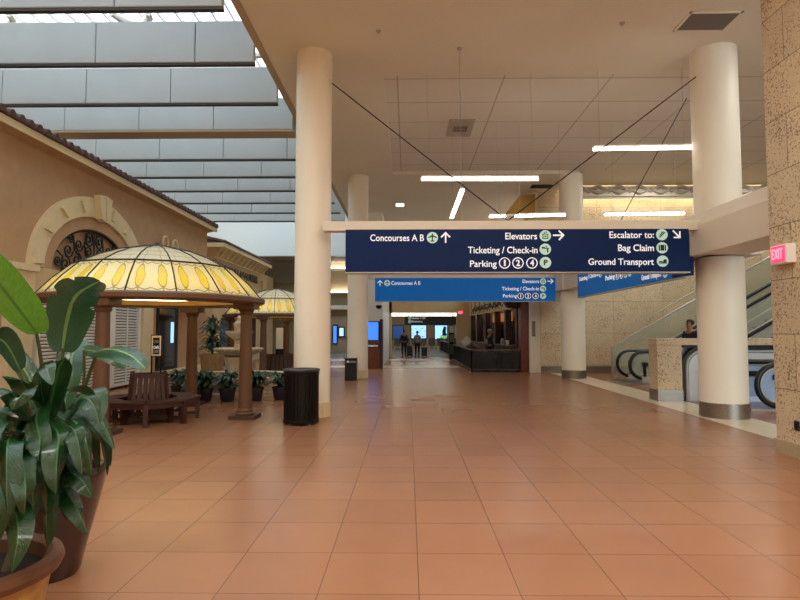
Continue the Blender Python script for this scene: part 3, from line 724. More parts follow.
# ================================================================== GAZEBOS
def gazebo(cx, cy, label, detail=True):
    t = thing('gazebo', label, 'gazebo', (cx, cy, 0), 'stained glass gazebos')
    cc = Vector((cx, cy, 0))
    for ang in (-1, 89, 179, 269):
        p = cc+Vector((cos(radians(ang)), sin(radians(ang)), 0))*1.72
        mb = MB(); mb.lathe([(.125, .16), (.125, .3), (.118, .9), (.1, 1.92), (.1, 1.95)], p, 20); col = obj('column', mb, gaz, t, True)
        a_ = radians(ang); u = Vector((cos(a_), sin(a_), 0))*.235; v = Vector((-sin(a_), cos(a_), 0))*.235
        obj('plinth', MB().obox(p+Vector((0,0,.035)), u, v, (0,0,.035)), gazdark, col)
        mb = MB(); mb.lathe([(0, .07), (.17, .07), (.185, .095), (.17, .12), (.14, .13), (.15, .15), (.14, .17), (.125, .19), (0, .19)], p, 20); obj('base_moulding', mb, gaz, col, True)
        mb = MB(); mb.lathe([(0, 1.9), (.11, 1.9), (.13, 1.93), (.12, 1.95), (.15, 2.0), (0, 2.0)], p, 20); mb.obox(p+Vector((0,0,2.05)), u*.8, v*.8, (0,0,.05)); obj('capital', mb, gaz, col)
    n = 16; ro = pi/16
    mb = MB(); mb.lathe([(1.55, 2.1), (1.95, 2.1), (1.99, 2.13), (1.99, 2.2), (1.92, 2.23), (1.55, 2.23), (1.55, 2.1)], cc, n, 1, ro); obj('ring_beam', mb, gaz, t)
    prof = [(1.9, 2.22), (1.66, 2.5), (1.38, 2.76), (1.05, 2.93), (.7, 3.06), (.22, 3.17)]
    vv = [0, .5, 1, 1.35, 1.7, 2]
    mb = MB(); mb.uv = mb.bm.loops.layers.uv.new('UVMap')
    for i in range(n):
        a0, a1 = ro+2*pi*i/n, ro+2*pi*(i+1)/n
        for (r0, z0), (r1, z1), v0, v1 in zip(prof, prof[1:], vv, vv[1:]):
            f = mb.poly([cc+Vector((r0*cos(a0), r0*sin(a0), z0)), cc+Vector((r0*cos(a1), r0*sin(a1), z0)), cc+Vector((r1*cos(a1), r1*sin(a1), z1)), cc+Vector((r1*cos(a0), r1*sin(a0), z1))])
            for l, uvv in zip(f.loops, ((i, v0), (i+1, v0), (i+1, v1), (i, v1))): l[mb.uv].uv = uvv
    obj('glass_dome', mb, domeglass, t, False, 'pale amber leaded glass dome')
    for i in range(n):
        a0 = ro+2*pi*i/n; mb = MB(); mb.tube([cc+Vector((r*cos(a0), r*sin(a0), z+.008)) for r, z in prof], .0115, 6); obj('dome_rib', mb, iron, t)
    mb = MB(); mb.tube([cc+Vector((1.385*cos(ro+2*pi*i/n), 1.385*sin(ro+2*pi*i/n), 2.77)) for i in range(n)], .014, 6, True); obj('dome_hoop', mb, iron, t)
    mb = MB(); mb.tube([cc+Vector((.22*cos(2*pi*i/n), .22*sin(2*pi*i/n), 3.17)) for i in range(n)], .02, 6, True); mb.lathe([(.2, 3.17), (.16, 3.2), (.05, 3.22), (.035, 3.25), (0, 3.26)], cc, 12); obj('crown', mb, iron, t)
    obj('inner_ring', MB().lathe([(1.55, 2.23), (1.47, 2.23), (1.47, 2.14), (1.55, 2.14)], cc, 32), mat('yellow_lit_trough', (196, 150, 84), .6), t)  # ochre colour carries the yellow light on the ring's underside
    mb = MB(); mb.tube([cc+Vector((1.5*cos(2*pi*i/48), 1.5*sin(2*pi*i/48), 2.262)) for i in range(48)], .022, 6, True); obj('light_tube', mb, mat('warm_tube', (255, 236, 186), .5, emit=10), t, True, 'glowing warm tube inside the ring')
    return t
gazebo(-4.72, 10.3, 'near brown timber gazebo with leaded amber glass dome over the ring bench')
gazebo(-5.0, 21.0, 'far gazebo with pale glass dome behind the tiered fountain')

# ---- ring bench, planter box and sign stand under the near gazebo
bc = Vector((-4.66, 9.98, 0))
t = thing('ring_bench', 'dark red timber eight-sided bench ring around the planter box', 'bench', bc)
n = 8; ro = pi/8
for i in range(n):
    a0, a1 = ro+2*pi*i/n, ro+2*pi*(i+1)/n; mb = MB()
    for k in range(4):
        r0, r1 = .50+k*.1, .50+k*.1+.09
        mb.prism([bc+Vector((r*cos(a), r*sin(a), .38))  for r, a in ((r0, a0+.012), (r1, a0+.012), (r1, a1-.012), (r0, a1-.012))], (0, 0, .035))
    obj('seat_slats', mb, wood, t)
    p = Vector((cos(a0), sin(a0), 0)); q_ = Vector((cos(a1), sin(a1), 0))
    obj('apron', MB().bar(bc+p*.84+Vector((0,0,.34)), bc+q_*.84+Vector((0,0,.34)), .03, .08), wood, t)
    obj('leg', MB().bar(bc+p*.83, bc+p*.83+Vector((0,0,.38)), .075, .075, (sin(a0), -cos(a0), 0)), wood, t)
    obj('leg', MB().bar(bc+p*.54, bc+p*.54+Vector((0,0,.38)), .06, .06, (sin(a0), -cos(a0), 0)), wood, t)
    obj('stretcher', MB().bar(bc+p*.54+Vector((0,0,.1)), bc+p*.83+Vector((0,0,.1)), .03, .05), wood, t)
t = thing('planter_box', 'dark red slatted timber planter box standing inside the ring bench', 'planter', bc)
def planter(t, bc, wb, wt, hz, rz=.45):
    M = Matrix.Rotation(rz, 4, 'Z')
    for s_ in range(4):
        Rm = M @ Matrix.Rotation(s_*pi/2, 4, 'Z'); mb = MB()
        for k in range(6):
            u0, u1 = -1+k/3+.03, -1+(k+1)/3-.03
            mb.prism([bc+Rm @ Vector(p) for p in ((u0*wb, -wb, .05), (u1*wb, -wb, .05), (u1*wt, -wt, hz-.05), (u0*wt, -wt, hz-.05))], Rm @ Vector((0, .025, 0)))
        obj('slatted_side', mb, wood, t)
        obj('corner_post', MB().bar(bc+Rm @ Vector((-wb, -wb, 0)), bc+Rm @ Vector((-wt, -wt, hz+.02)), .05, .05), wood, t)
        obj('rail', MB().bar(bc+Rm @ Vector((-wt, -wt, hz-.03)), bc+Rm @ Vector((wt, -wt, hz-.03)), .04, .06), wood, t); mb = MB(); mb.bar(bc+Rm @ Vector((-wb, -wb, .08)), bc+Rm @ Vector((wb, -wb, .08)), .04, .08); obj('rail', mb, wood, t)
    obj('lid', MB().prism([bc+M @ Vector((x*wt, y*wt, hz-.06)) for x, y in ((-1,-1),(1,-1),(1,1),(-1,1))], (0,0,.03)), wood, t)
planter(t, bc, .33, .27, .84)
sc_ = W(156, 376, 10.0); sx = sc_.x; sy = 10.0
t = thing('sign_stand', 'slim black framed notice stand rising from the planter box under the near gazebo', 'sign', (sx, sy, .81))
for dx in (-.085, .085): obj('post', MB().box(sx+dx-.012, sx+dx+.012, sy-.012, sy+.012, .81, 1.52), iron, t)
obj('frame', MB().box(sx-.1, sx+.1, sy-.015, sy+.01, 1.14, 1.53, .004), iron, t)
obj('poster', MB().box(sx-.085, sx+.085, sy-.02, sy-.015, 1.155, 1.515), whitep, t)
obj('poster_field', MB().box(sx-.06, sx+.06, sy-.023, sy-.02, 1.18, 1.48), blk, t)
for z0, c_ in ((1.385, .5), (1.28, 1), (1.205, .5)):
    lettering('CAFE', (sx-.05, sy-.023, z0), (sx+.05, sy-.023, z0), .05, t, signtxt if c_ == 1 else mat('grey_lettering', (150,150,150), .5), FN, .02)

# ---- tiered fountain and the pots around it
fc = Vector((-4.5, 14.75, 0))
t = thing('fountain', 'pale carved stone fountain with two bowls inside a low round basin', 'fountain', fc)
mb = MB(); mb.lathe([(1.3, .06), (1.3, .40), (1.26, .44), (1.62, .44), (1.64, .38), (1.56, .34), (1.56, .14), (1.64, .1), (1.64, 0), (1.2, 0)], fc, 56); obj('basin', mb, fstone, t, True)
obj('water', MB().cyl(fc, 1.3, .04, .34, 40), mat('basin_water', (60, 84, 84), .08, spec=.7), t)
mb = MB(); mb.lathe([(0, .1), (.46, .1), (.46, .2), (.34, .24), (.3, .45), (.36, .8), (.38, .92), (0, .92)], fc, 28); obj('pedestal', mb, fstone, t, True)
def bowl(r, z, nm):
    mb = MB(); prof = [(0, z-.14), (r*.45, z-.12), (r*.8, z-.04), (r*.94, z+.02), (r, z+.06), (r*1.0, z+.1), (r*.9, z+.08), (r*.5, z), (0, z-.02)]
    mb.lathe(prof, fc, 40)
    for v in mb.bm.verts:
        d = v.co-fc; rr = sqrt(d.x**2+d.y**2)
        if rr > r*.9: s_ = 1+.035*cos(20*math.atan2(d.y, d.x)); v.co.x = fc.x+d.x*s_; v.co.y = fc.y+d.y*s_
    obj(nm, mb, fstone, t, True)
bowl(.62, 1.05, 'large_bowl'); bowl(.34, 1.5, 'small_bowl')
mb = MB(); mb.lathe([(0, 1.04), (.16, 1.04), (.12, 1.12), (.08, 1.25), (.13, 1.36), (0, 1.38)], fc, 20); obj('stem', mb, fstone, t, True)
mb = MB(); mb.lathe([(0, 1.5), (.1, 1.5), (.07, 1.6), (.13, 1.7), (.16, 1.8), (.1, 1.82), (.05, 1.88), (.07, 1.95), (0, 2.02)], fc, 20); obj('finial', mb, fstone, t, True)

def shrub_mesh(c, h, spread, n, lw, ll, up=.5, seed=1):
    rnd = random.Random(seed); mb = MB()
    for i in range(n):
        a = rnd.random()*2*pi; z0 = h*(.1+.75*rnd.random()); el = rnd.uniform(-.1, 1.0)*up+.1
        L_ = ll*rnd.uniform(.7, 1.2); d = Vector((cos(a), sin(a), 0)); b = Vector(c)+d*spread*.12*rnd.random()+Vector((0,0,z0*.55))
        p1 = b+d*L_*.5*cos(el)+Vector((0,0,L_*.6*sin(el)+h*.12)); p2 = b+d*L_*cos(el)*1.0+Vector((0,0,L_*.5*sin(el)-L_*.1))
        mb.leaf([b, p1, p2], lw*rnd.uniform(.8, 1.2), (-d.y, d.x, rnd.uniform(-.3, .3)), .2, 5)
    return mb
def potted(px, py, Yd, label, seed, h=.5, grp='blue pots of shrubs around the fountain'):
    x = (px-408)/F*Yd; c = Vector((x, Yd, 0))
    t = thing('potted_shrub', label, 'plant', c, grp)
    mb = MB(); mb.lathe([(0, 0), (.13, 0), (.15, .03), (.185, .24), (.2, .27), (.2, .31), (.17, .31), (.17, .27), (0, .27)], c, 24); obj('pot', mb, glassb, t, True)
    obj('soil', MB().cyl(c, .165, .255, .285, 20), soil, t)
    obj('foliage', shrub_mesh(c+Vector((0,0,.26)), h, .3, 78, .085, .36, .9, seed), leaf_small, t)
for k, (px, Yd, lab) in enumerate(((179, 13.15, 'leafy shrub in a blue pot just left of the gazebo rear column'), (205, 12.6, 'leafy shrub in a blue pot right beside the gazebo rear column'),
        (228, 12.7, 'leafy shrub in a blue pot before the fountain, between the two gazebo columns'), (256, 12.85, 'leafy shrub in a blue pot just right of the gazebo front column'),
        (281, 13.0, 'leafy shrub in a blue pot beside the slatted litter bin'), (190, 12.75, 'leafy shrub in a blue pot right behind the gazebo rear column'))):
    potted(px, 0, Yd, lab, 20+k)
uc = Vector(((212-408)/F*17.0, 17.0, 0))
t = thing('potted_tree', 'tall dark dracaena in a wide tan urn left of the fountain', 'plant', uc)
mb = MB(); mb.lathe([(0, 0), (.2, 0), (.22, .08), (.32, .5), (.35, .78), (.38, .84), (.38, .9), (.33, .9), (.33, .8), (0, .8)], uc, 28); obj('urn', mb, mat('tan_urn', (156, 122, 84), .6, noise=.2, scale=9), t, True)
obj('soil', MB().cyl(uc, .325, .76, .83, 20), soil, t)
obj('stem', MB().tube([uc+Vector((0,0,.8)), uc+Vector((.03,0,1.4)), uc+Vector((.0,0,2.1))], .03, 8), wood, t)
mb = shrub_mesh(uc+Vector((0,0,.9)), .5, .3, 60, .09, .5, 1.0, 5)
obj('foliage', mb, leaf_small, t); obj('foliage', shrub_mesh(uc+Vector((0,0,1.35)), .7, .3, 80, .08, .48, 1.2, 6), leaf_small, t)
# slatted planter and easel under the far gazebo
pc2 = Vector(((281-408)/F*20.4, 20.4, 0))
t = thing('planter_box', 'red brown slatted planter box under the far gazebo', 'planter', pc2); planter(t, pc2, .48, .42, .75)
e2 = W(279.5, 340, 20.2)
t = thing('notice_board', 'white notice on a stand behind the planter box under the far gazebo', 'sign', (e2.x, 20.2, .72))
obj('board', MB().box(e2.x-.13, e2.x+.13, 20.2, 20.23, .95, 1.72), whitep, t); obj('frame', MB().box(e2.x-.15, e2.x+.15, 20.231, 20.25, .73, 1.74), iron, t)

# ---- litter bins, kiosk, camera
bp_ = G(301, 426.5); bcx, bcy = bp_.x*(bp_.y+.31)/bp_.y, bp_.y+.31
t = thing('litter_bin', 'black slatted metal litter bin at the foot of the nearest left column', 'bin', (bcx, bcy, 0))
mb = MB(); mb.lathe([(0, .04), (.27, .04), (.27, .86), (0, .86)], (bcx, bcy, 0), 28); obj('liner', mb, blkplastic, t, True)
for k in range(30):
    a = 2*pi*k/30; d = Vector((cos(a), sin(a), 0)); obj('slat', MB().bar(Vector((bcx, bcy, .05))+d*.295, Vector((bcx, bcy, .88))+d*.295, .045, .012, d), blk, t)
for z in (.03, .85): obj('hoop', MB().lathe([(.285, z), (.31, z), (.31, z+.05), (.285, z+.05), (.285, z)], (bcx, bcy, 0), 30), blk, t)
mb = MB(); mb.lathe([(.31, .9), (.325, .92), (.31, .945), (.2, .95), (.14, .92), (.14, .88)], (bcx, bcy, 0), 30); obj('lid_ring', mb, mat('speckled_black_lid', (30, 29, 29), .5, noise=.6, scale=60), t, True)
for a in (.6, 2.5, 4.0, 5.5): obj('foot', MB().cyl((bcx+.24*cos(a), bcy+.24*sin(a)), .03, 0, .04, 10), silver, t)
g = G(350.5, 381)
t = thing('litter_bin', 'small square black bin beside the far left column', 'bin', (g.x, g.y+.17, 0))
obj('body', MB().box(g.x-.19, g.x+.19, g.y, g.y+.36, 0, .68, .01), blkplastic, t); obj('lid', MB().box(g.x-.2, g.x+.2, g.y-.01, g.y+.37, .68, .72, .01), blk, t)
obj('label_dot', MB().box(g.x-.12, g.x-.06, g.y-.004, g.y, .58, .65), whitep, t)
lettering('RECYCLE', (g.x-.04, g.y, .59), (g.x+.16, g.y, .59), .045, t, whitep, FN, .01)
K = G(370, 369); kx0, kx1, ky = K.x-.25, W(382.5, 369, K.y).x, K.y
t = thing('information_kiosk', 'red brown wooden kiosk with a blue lit screen behind the far left column', 'kiosk', ((kx0+kx1)/2, ky+.3, 0))
obj('cabinet', MB().box(kx0, kx1-.12, ky, ky+.6, 0, 1.18, .01), wood2, t); obj('side_fin', MB().box(kx1-.12, kx1, ky-.05, ky+.65, 0, 2.1, .01), wood, t)
obj('back_panel', MB().box(kx0, kx1-.12, ky+.35, ky+.6, 1.18, 2.02), blk, t)
obj('screen', MB().box(kx0+.05, kx1-.2, ky+.33, ky+.35, 1.22, 1.98), screen_b, t)
obj('name_plate', MB().box(kx0, kx1-.14, ky-.01, ky, .9, 1.05), iron, t)
lettering('INFORMATION', (kx0+.12, ky-.01, .94), (kx1-.2, ky-.01, .94), .07, t, signtxt, FN, .01)
q = W(379, 305, 24.8)
t = thing('security_camera', 'small dome camera hanging on a bracket on the white passage wall', 'camera', q)
obj('bracket', MB().tube([q+Vector((.12, .1, .45)), q+Vector((.1, -.1, .42)), q+Vector((0, -.15, .2)), q+Vector((0, -.15, 0))], .03, 8), whitep, t)
obj('dome', MB().sphere(q+Vector((0, -.15, -.06)), .14, 1, 1, .9), blk, t, True); obj('cap', MB().cyl(q+Vector((0, -.15, 0)), .15, q.z-.02, q.z+.08, 18), whitep, t)

# ================================================================== ESCALATORS AND TRAVERTINE PARAPET
TAN = math.tan(radians(29.5))
def side_path(x0, xs, L_, z=.95, r=.42, base=.0):
    """handrail outline: round newel at the left end, level run to xs, then the incline"""
    pts = [(x0+r+r*cos(a), base+z-r+r*sin(a)) for a in [pi*1.5-pi*i/12 for i in range(13)]]
    pts += [(xs, base+z), (xs+.25, base+z+.07), (xs+.25+L_, base+z+.07+L_*TAN)]
    return pts
def escalator(x0, ya, yb, L_, label, glassm=railglass, xs=None):
    t = thing('escalator', label, 'escalator', (x0+1.2, (ya+yb)/2, 0), 'escalators behind the parapet')
    xs = xs or x0+1.1
    for y in (ya, yb):
        pth = side_path(x0, xs, L_)
        obj('handrail', MB().tube([(x, y, z) for x, z in pth], .05, 8), rail_rub, t, True)
        mb = MB(); inner = [(x0+.42+.36*cos(a), .53+.36*sin(a)) for a in [pi*1.5-pi*i/12 for i in range(13)]]+[(xs, .89), (xs+.25, .95), (xs+.25+L_, .95+L_*TAN), (xs+.25+L_, .3+L_*TAN), (xs+.3, .17)]
        mb.prism([(x, y-.008, z) for x, z in inner], (0, .016, 0)); obj('glass_balustrade', mb, glassm, t)
        obj('inner_trim', MB().tube([(x, y, z) for x, z in [(x0+.42+.35*cos(a), .53+.35*sin(a)) for a in [pi*1.5-pi*i/12 for i in range(13)]]+[(xs, .88), (xs+.25, .94), (xs+.25+L_, .94+L_*TAN)]], .018, 6), silver, t, True)
        mb = MB(); mb.prism([(x, y-.09, z) for x, z in ((x0+.35, 0), (x0+.35, .17), (xs+.3, .17), (xs+.25+L_, .3+L_*TAN), (xs+.25+L_, L_*TAN-.4), (xs+1.0, 0))], (0, .18, 0)); obj('skirt', mb, panelw, t)
        mb = MB(); mb.box(x0+.38, x0+.55, y-.05, y+.05, .5, .62); mb.box(x0+.42, x0+.5, y-.03, y+.03, .17, .55); obj('newel_support', mb, rail_rub, t)
    mb = MB(); w0, w1 = min(ya, yb)+.1, max(ya, yb)-.1
    mb.box(x0-.2, xs+.3, w0, w1, 0, .02)
    k = 0
    while k*.38 < L_: mb.box(xs+.3+k*.38, xs+.3+(k+1)*.38, w0, w1, max(0, k*.215-.35), .02+k*.215); k += 1
    obj('steps', mb, mat('ribbed_step_metal', (120, 118, 114), .4, metal=.6), t)
    return t
escalator(W(617, 360, 18.6).x, 17.55, 18.6, 7, 'far escalator rising right in front of the travertine wall')
escalator(W(668, 360, 15.4).x, 14.1, 15.3, 6.5, 'nearer escalator rising right behind the parapet, carrying a rider')
# glass guard climbing the wall behind the far escalator
p = W(612, 347, 19.6); L_ = 7
t = thing('glass_guard', 'glass guard panel climbing the travertine wall above the far escalator', 'guard rail', (p.x+2, 19.6, 0))
mb = MB(); mb.prism([(p.x, 19.6, .0), (p.x, 19.6, p.z), (p.x+L_, 19.6, p.z+L_*TAN), (p.x+L_, 19.6, 0)], (0, .015, 0)); obj('glass_panel', mb, railglass, t)
obj('top_rail', MB().tube([(p.x, 19.6, p.z), (p.x+L_, 19.6, p.z+L_*TAN)], .03, 6), silver, t)
obj('wall_rail', MB().tube([(p.x+.3, 19.7, p.z+.45), (p.x+L_, 19.7, p.z+.28+L_*TAN)], .02, 6), silver, t)
for dz in (.55, 1.0): obj('mid_rail', MB().tube([(p.x+.9+dz, 19.55, p.z-dz+.9*TAN), (p.x+L_, 19.55, p.z-dz+L_*TAN-dz*.5)], .02, 6), silver, t)
obj('end_post', MB().box(p.x-.03, p.x+.03, 19.57, 19.63, 0, p.z), silver, t)

pa = G(658.5, 401.5); PY = pa.y; x0 = pa.x
zc = W(660, 338.5, PY).z; x1 = W(683, 401, PY).x
t = thing('parapet', 'travertine parapet with stone cap and end pier guarding the escalator well', 'parapet', (x0+2, PY+.3, 0))
obj('end_pier', MB().box(x0, x1, PY, PY+.44, .26, zc-.12), trav_b, t)
obj('metal_base', MB().box(x0-.012, x1+.01, PY-.012, PY+.45, 0, .26), steel, t)
obj('stone_cap', MB().box(x0-.03, 16.9, PY-.03, PY+.45, zc-.15, zc, .01), trav_b, t)
obj('painted_cap_shadow', MB().box(x1+.02, 16.9, PY+.02, PY+.4, zc-.21, zc-.152), blk, t)  # black strip put in as the shade beneath the stone cap
obj('panel', MB().box(x1+.02, 16.9, PY+.25, PY+.4, 0, zc-.2), panelw, t)
# descending escalator below the cap: rounded balustrade end and inner side
t = thing('escalator', 'white sided escalator end with black arched handrail between parapet pier and right column', 'escalator', (x1+1, PY-.1, 0), 'escalators behind the parapet')
hz = zc-.16
def arch_pts(x, r, top, L_): return [(x, 0.0)]+[(x, top-r)]+[(x+r-r*cos(a), top-r+r*sin(a)) for a in [pi/2*i/8 for i in range(1, 9)]]+[(x+L_, top)]
obj('handrail', MB().tube([(x, PY+.1, z) for x, z in arch_pts(x1+.06, .42, hz-.05, 2.6)], .05, 8), rail_rub, t, True)
obj('inner_trim', MB().tube([(x, PY+.09, z) for x, z in arch_pts(x1+.15, .36, hz-.13, 2.5)], .035, 8), silver, t, True)
mb = MB(); q_ = arch_pts(x1+.2, .34, hz-.17, 2.4); mb.prism([(x, PY+.1, z) for x, z in q_]+[(x1+2.6, PY+.1, 0)], (0, .05, 0)); obj('side_panel', mb, panelw, t)
nx = W(755, 385, 11.45).x; ny = 11.45
t = thing('escalator', 'nearest escalator newel with black ring handrail and blue-lit glass right of the column', 'escalator', (nx+.8, ny+.3, 0), 'escalators behind the parapet')
for y in (ny, ny+1.0):
    mb = MB(); mb.tube([(nx+.46+.42*cos(a), y, .50+.42*sin(a)) for a in [pi*1.5-pi*i/14 for i in range(15)]]+[(nx+2.2, y, .92), (nx+6, y, -.1)], .055, 10); obj('handrail', mb, rail_rub, t, True)
    obj('inner_trim', MB().tube([(nx+.46+.35*cos(a), y, .50+.35*sin(a)) for a in [pi*1.5-pi*i/14 for i in range(15)]]+[(nx+2.2, y, .85)], .02, 8), silver, t, True)
    mb = MB(); mb.prism([(nx+.46+.34*cos(a), y, .50+.34*sin(a)) for a in [pi*1.5-pi*i/14 for i in range(15)]]+[(nx+2.2, y, .84), (nx+2.2, y, .16)], (0, .015, 0)); obj('glass_balustrade', mb, blueglass, t)
    obj('newel_support', MB().box(nx+.36, nx+.85, y-.04, y+.06, .6, .72, .02), rail_rub, t)
obj('comb_plate', MB().box(nx-.15, nx+3, ny-.1, ny+1.1, 0, .04), steel, t)
mb = MB(); mb.box(nx-.3, nx+4, ny+1.05, ny+1.12, .04, .8); obj('blue_side_panel', mb, mat('pale_blue_panel', (196, 208, 230), .3, emit=.25), t)  # blue glow put into the panel colour and emission
obj('skirt', MB().box(nx+.5, nx+3, ny-.05, ny+.05, .04, .16), silver, t)

# ================================================================== CAFE
cx0, cyf = 4.36, 21.75
t = thing('cafe_building', 'dark timber cafe front under a cream sign band with black scrolls', 'storefront', (4.3, 21.8, 0))
cafe = t
obj('sign_band', MB().box(4.3, 4.66, 22.0, 34.2, 2.52, 3.9), cream, t)
mb = MB()
for k in range(7):
    y = 32.4-k*1.45; z = 3.12
    mb.tube([(4.27, y+.62*cos(a), z+.34*sin(a)) for a in [2*pi*i/20 for i in range(20)]], .012, 5, True)
for k in range(8): mb.tube([(4.27, 33-k*1.4, 2.6), (4.27, 32.6-k*1.4, 2.85), (4.27, 32.1-k*1.4, 2.6)], .014, 5)
obj('scroll_ornament', mb, iron, t, True, 'looping black wire scrolls')
lettering('AMACABA', (4.3, 32.8, 2.72), (4.3, 24.6, 2.72), .24, t, blackp, SN, .04)
obj('dark_recess', MB().box(4.95, 5.05, 22.3, 33.9, 0, 2.6), mat('cafe_back_wall', (38, 28, 24), .6, noise=.3, scale=3), t)
for y in (22.3, 24.3, 26.5, 29, 31.6, 33.6): obj('timber_post', MB().box(4.34, 4.6, y-.13, y+.13, 0, 2.52, .01), wood, t)
obj('orange_menu', MB().box(4.7, 4.75, 24.6, 28.8, 2.05, 2.45), mat('amber_lit_menu', (214, 130, 62), .5, emit=.35), t, False, 'amber lit menu strip')
for y0, y1 in ((24.5, 25.6), (27, 28.4), (29.3, 31)): obj('pane', MB().box(4.58, 4.6, y0, y1, 1.0, 2.0), mat('grey_shop_pane', (96, 92, 88), .2), t)
obj('counter', MB().box(4.32, 4.9, 23.2, 33, 0, .95), wood, t)
obj('counter_top', MB().box(4.24, 4.92, 23.1, 33.1, .95, 1.0), mat('counter_stone', (126, 104, 84), .3), t)
obj('end_pillar', MB().box(4.36, 4.67, 21.6, 22.0, 0, 3.0, .01), wood2, t, False, 'tall red brown timber pillar')
obj('framed_print', MB().box(4.86, 4.9, 22.7, 23.1, 1.2, 1.6), panelw, t)
q = W(515, 303, 21.4)
mb = MB(); mb.lathe([(0, q.z-.2), (.24, q.z-.17), (.34, q.z-.05), (.36, q.z+.1), (.36, q.z+.5), (0, q.z+.5)], (q.x, q.y+.4, 0), 26)
obj('lamp_drum', mb, mat('dark_brown_drum', (52, 28, 24), .4), t, True, 'dark brown rounded drum')
cafe.rotation_euler = (0, 0, radians(2.6))
q = W(534, 329, 21.45)
t = thing('wall_plaque', 'slim dark framed panel on the white wall end beside the cafe', 'panel', (q.x, 21.47, q.z-.3))
obj('plate', MB().box(q.x-.07, q.x+.05, 21.46, 21.5, q.z-.28, q.z+.28), mat('grey_plate', (132, 124, 116), .5), t)
for dz in (-.28, .26): obj('clip', MB().box(q.x-.07, q.x+.05, 21.44, 21.46, q.z+dz, q.z+dz+.03), iron, t)

dark_sheet = glass_mat('dark_mesh_sheet', (10, 9, 9), .38, .4)  # dark see-through sheet added to make the cafe interior darker
struct('floor_cafe', MB().box(2.5, 5, 21.8, 34, 0, .004), mat('dark_cafe_floor', (60, 46, 38), .5))  # ground coloured dark to deepen the cafe interior
def fence(pts, label, h=.86, every=1.1):
    a0 = Vector(pts[0]); t = thing('cafe_fence', label, 'fence', a0, 'low dark fences of the cafe')
    for a, b in zip(pts, pts[1:]):
        a, b = Vector(a), Vector(b); L_ = (b-a).length; n = max(1, round(L_/every)); up = Vector((0,0,1))
        obj('top_rail', MB().bar(a+up*h, b+up*h, .07, .045), mat('bronze_rail', (96, 78, 64), .4, metal=.4), t)
        obj('bottom_rail', MB().bar(a+up*.1, b+up*.1, .04, .04), mat('bronze_rail'), t)
        for k in range(n+1): p = a.lerp(b, k/n); obj('post', MB().box(p.x-.025, p.x+.025, p.y-.025, p.y+.025, 0, h), blk, t)
        for k in range(n):
            p, q_ = a.lerp(b, (k+.04)/n), a.lerp(b, (k+.96)/n); mb = MB()
            for j in range(17):
                s_ = p.lerp(q_, j/16); mb.bar(s_+up*.11, s_+up*(h-.03), .016, .016)
            nn = (q_-p).cross(up).normalized()*.003; mb.obox((p+q_)/2+up*(h/2+.03), (q_-p)/2, nn, up*(h/2-.09))
            for zz in (.3, .5, .7): mb.bar(p+up*zz, q_+up*zz, .012, .012)
            obj('mesh_panel', mb, dark_sheet, t)
fence([(4.6, cyf, 0), (2.48, cyf, 0), (2.45, 29.6, 0)], 'dark bronze railed cafe fence with a corner, around the cafe tables')
fence([(2.62, 35.0, 0), (2.5, 43, 0)], 'dark fence running on beyond the opening past the black totem')
q = G(451, 358)
t = thing('totem_sign', 'tall black totem with small panels between the two dark cafe fences', 'sign', (2.52, 32, 0))
obj('body', MB().box(2.36, 2.66, 32, 32.25, 0, 1.98, .01), blk, t); obj('poster', MB().box(2.39, 2.63, 31.985, 32, 1.5, 1.9), panelw, t)
obj('menu_card', MB().box(2.4, 2.62, 31.985, 32, .98, 1.4), mat('grey_card', (110, 108, 104), .5), t); obj('poster', MB().box(2.4, 2.62, 31.985, 32, .25, .85), mat('green_poster', (58, 92, 70), .5), t)
# tables and chairs inside the fence
def cafe_table(x, y, label):
    t = thing('cafe_table', label, 'table', (x, y, 0), 'small dark cafe tables')
    obj('tabletop', MB().cyl((x, y), .36, .72, .75, 24), mat('pale_table_top', (120, 108, 96), .3), t); obj('pedestal', MB().cyl((x, y), .035, .03, .72, 12), blk, t); obj('foot', MB().cyl((x, y), .22, 0, .03, 18), blk, t)
def cafe_chair(x, y, rz, label):
    t = thing('cafe_chair', label, 'chair', (0, 0, 0), 'dark cafe chairs')
    obj('seat', MB().box(-.2, .2, -.2, .2, .44, .48, .01), wood, t); obj('backrest', MB().box(-.2, .2, .18, .21, .58, .86, .01), wood, t)
    for sx_ in (-.17, .17):
        obj('leg', MB().box(sx_-.015, sx_+.015, -.19, -.16, 0, .44), blk, t); obj('leg', MB().box(sx_-.015, sx_+.015, .17, .2, 0, .88), blk, t)
    t.location = (x, y, 0); t.rotation_euler = (0, 0, rz)
cafe_table(3.1, 22.7, 'small round cafe table just inside the fence corner'); cafe_table(3.15, 25.4, 'small round cafe table further along inside the fence'); cafe_table(3.78, 22.55, 'small round cafe table beside the red brown pillar')
for x, y, r_, l in ((2.75, 23.3, .5, 'dark cafe chair behind the table at the fence corner'), (3.55, 23.1, -.8, 'dark cafe chair between the two front cafe tables'), (3.1, 24.6, pi, 'dark cafe chair before the further cafe table'), (3.0, 26.2, 0, 'dark cafe chair behind the further cafe table')): cafe_chair(x, y, r_, l)
q = W(468, 344, 27.5)
t = thing('menu_stand', 'white tilted menu board standing inside the cafe fence', 'sign', (2.85, 27.5, 0))
obj('board', MB().obox((2.86, 27.5, 1.08), (.16, .03, .14), (.02, -.02, 0), (-.1, 0, .12)), whitep, t); obj('post', MB().box(2.84, 2.88, 27.48, 27.52, 0, 1.0), blk, t); obj('base', MB().cyl((2.86, 27.5), .16, 0, .03, 16), blk, t)
rnd = random.Random(3)
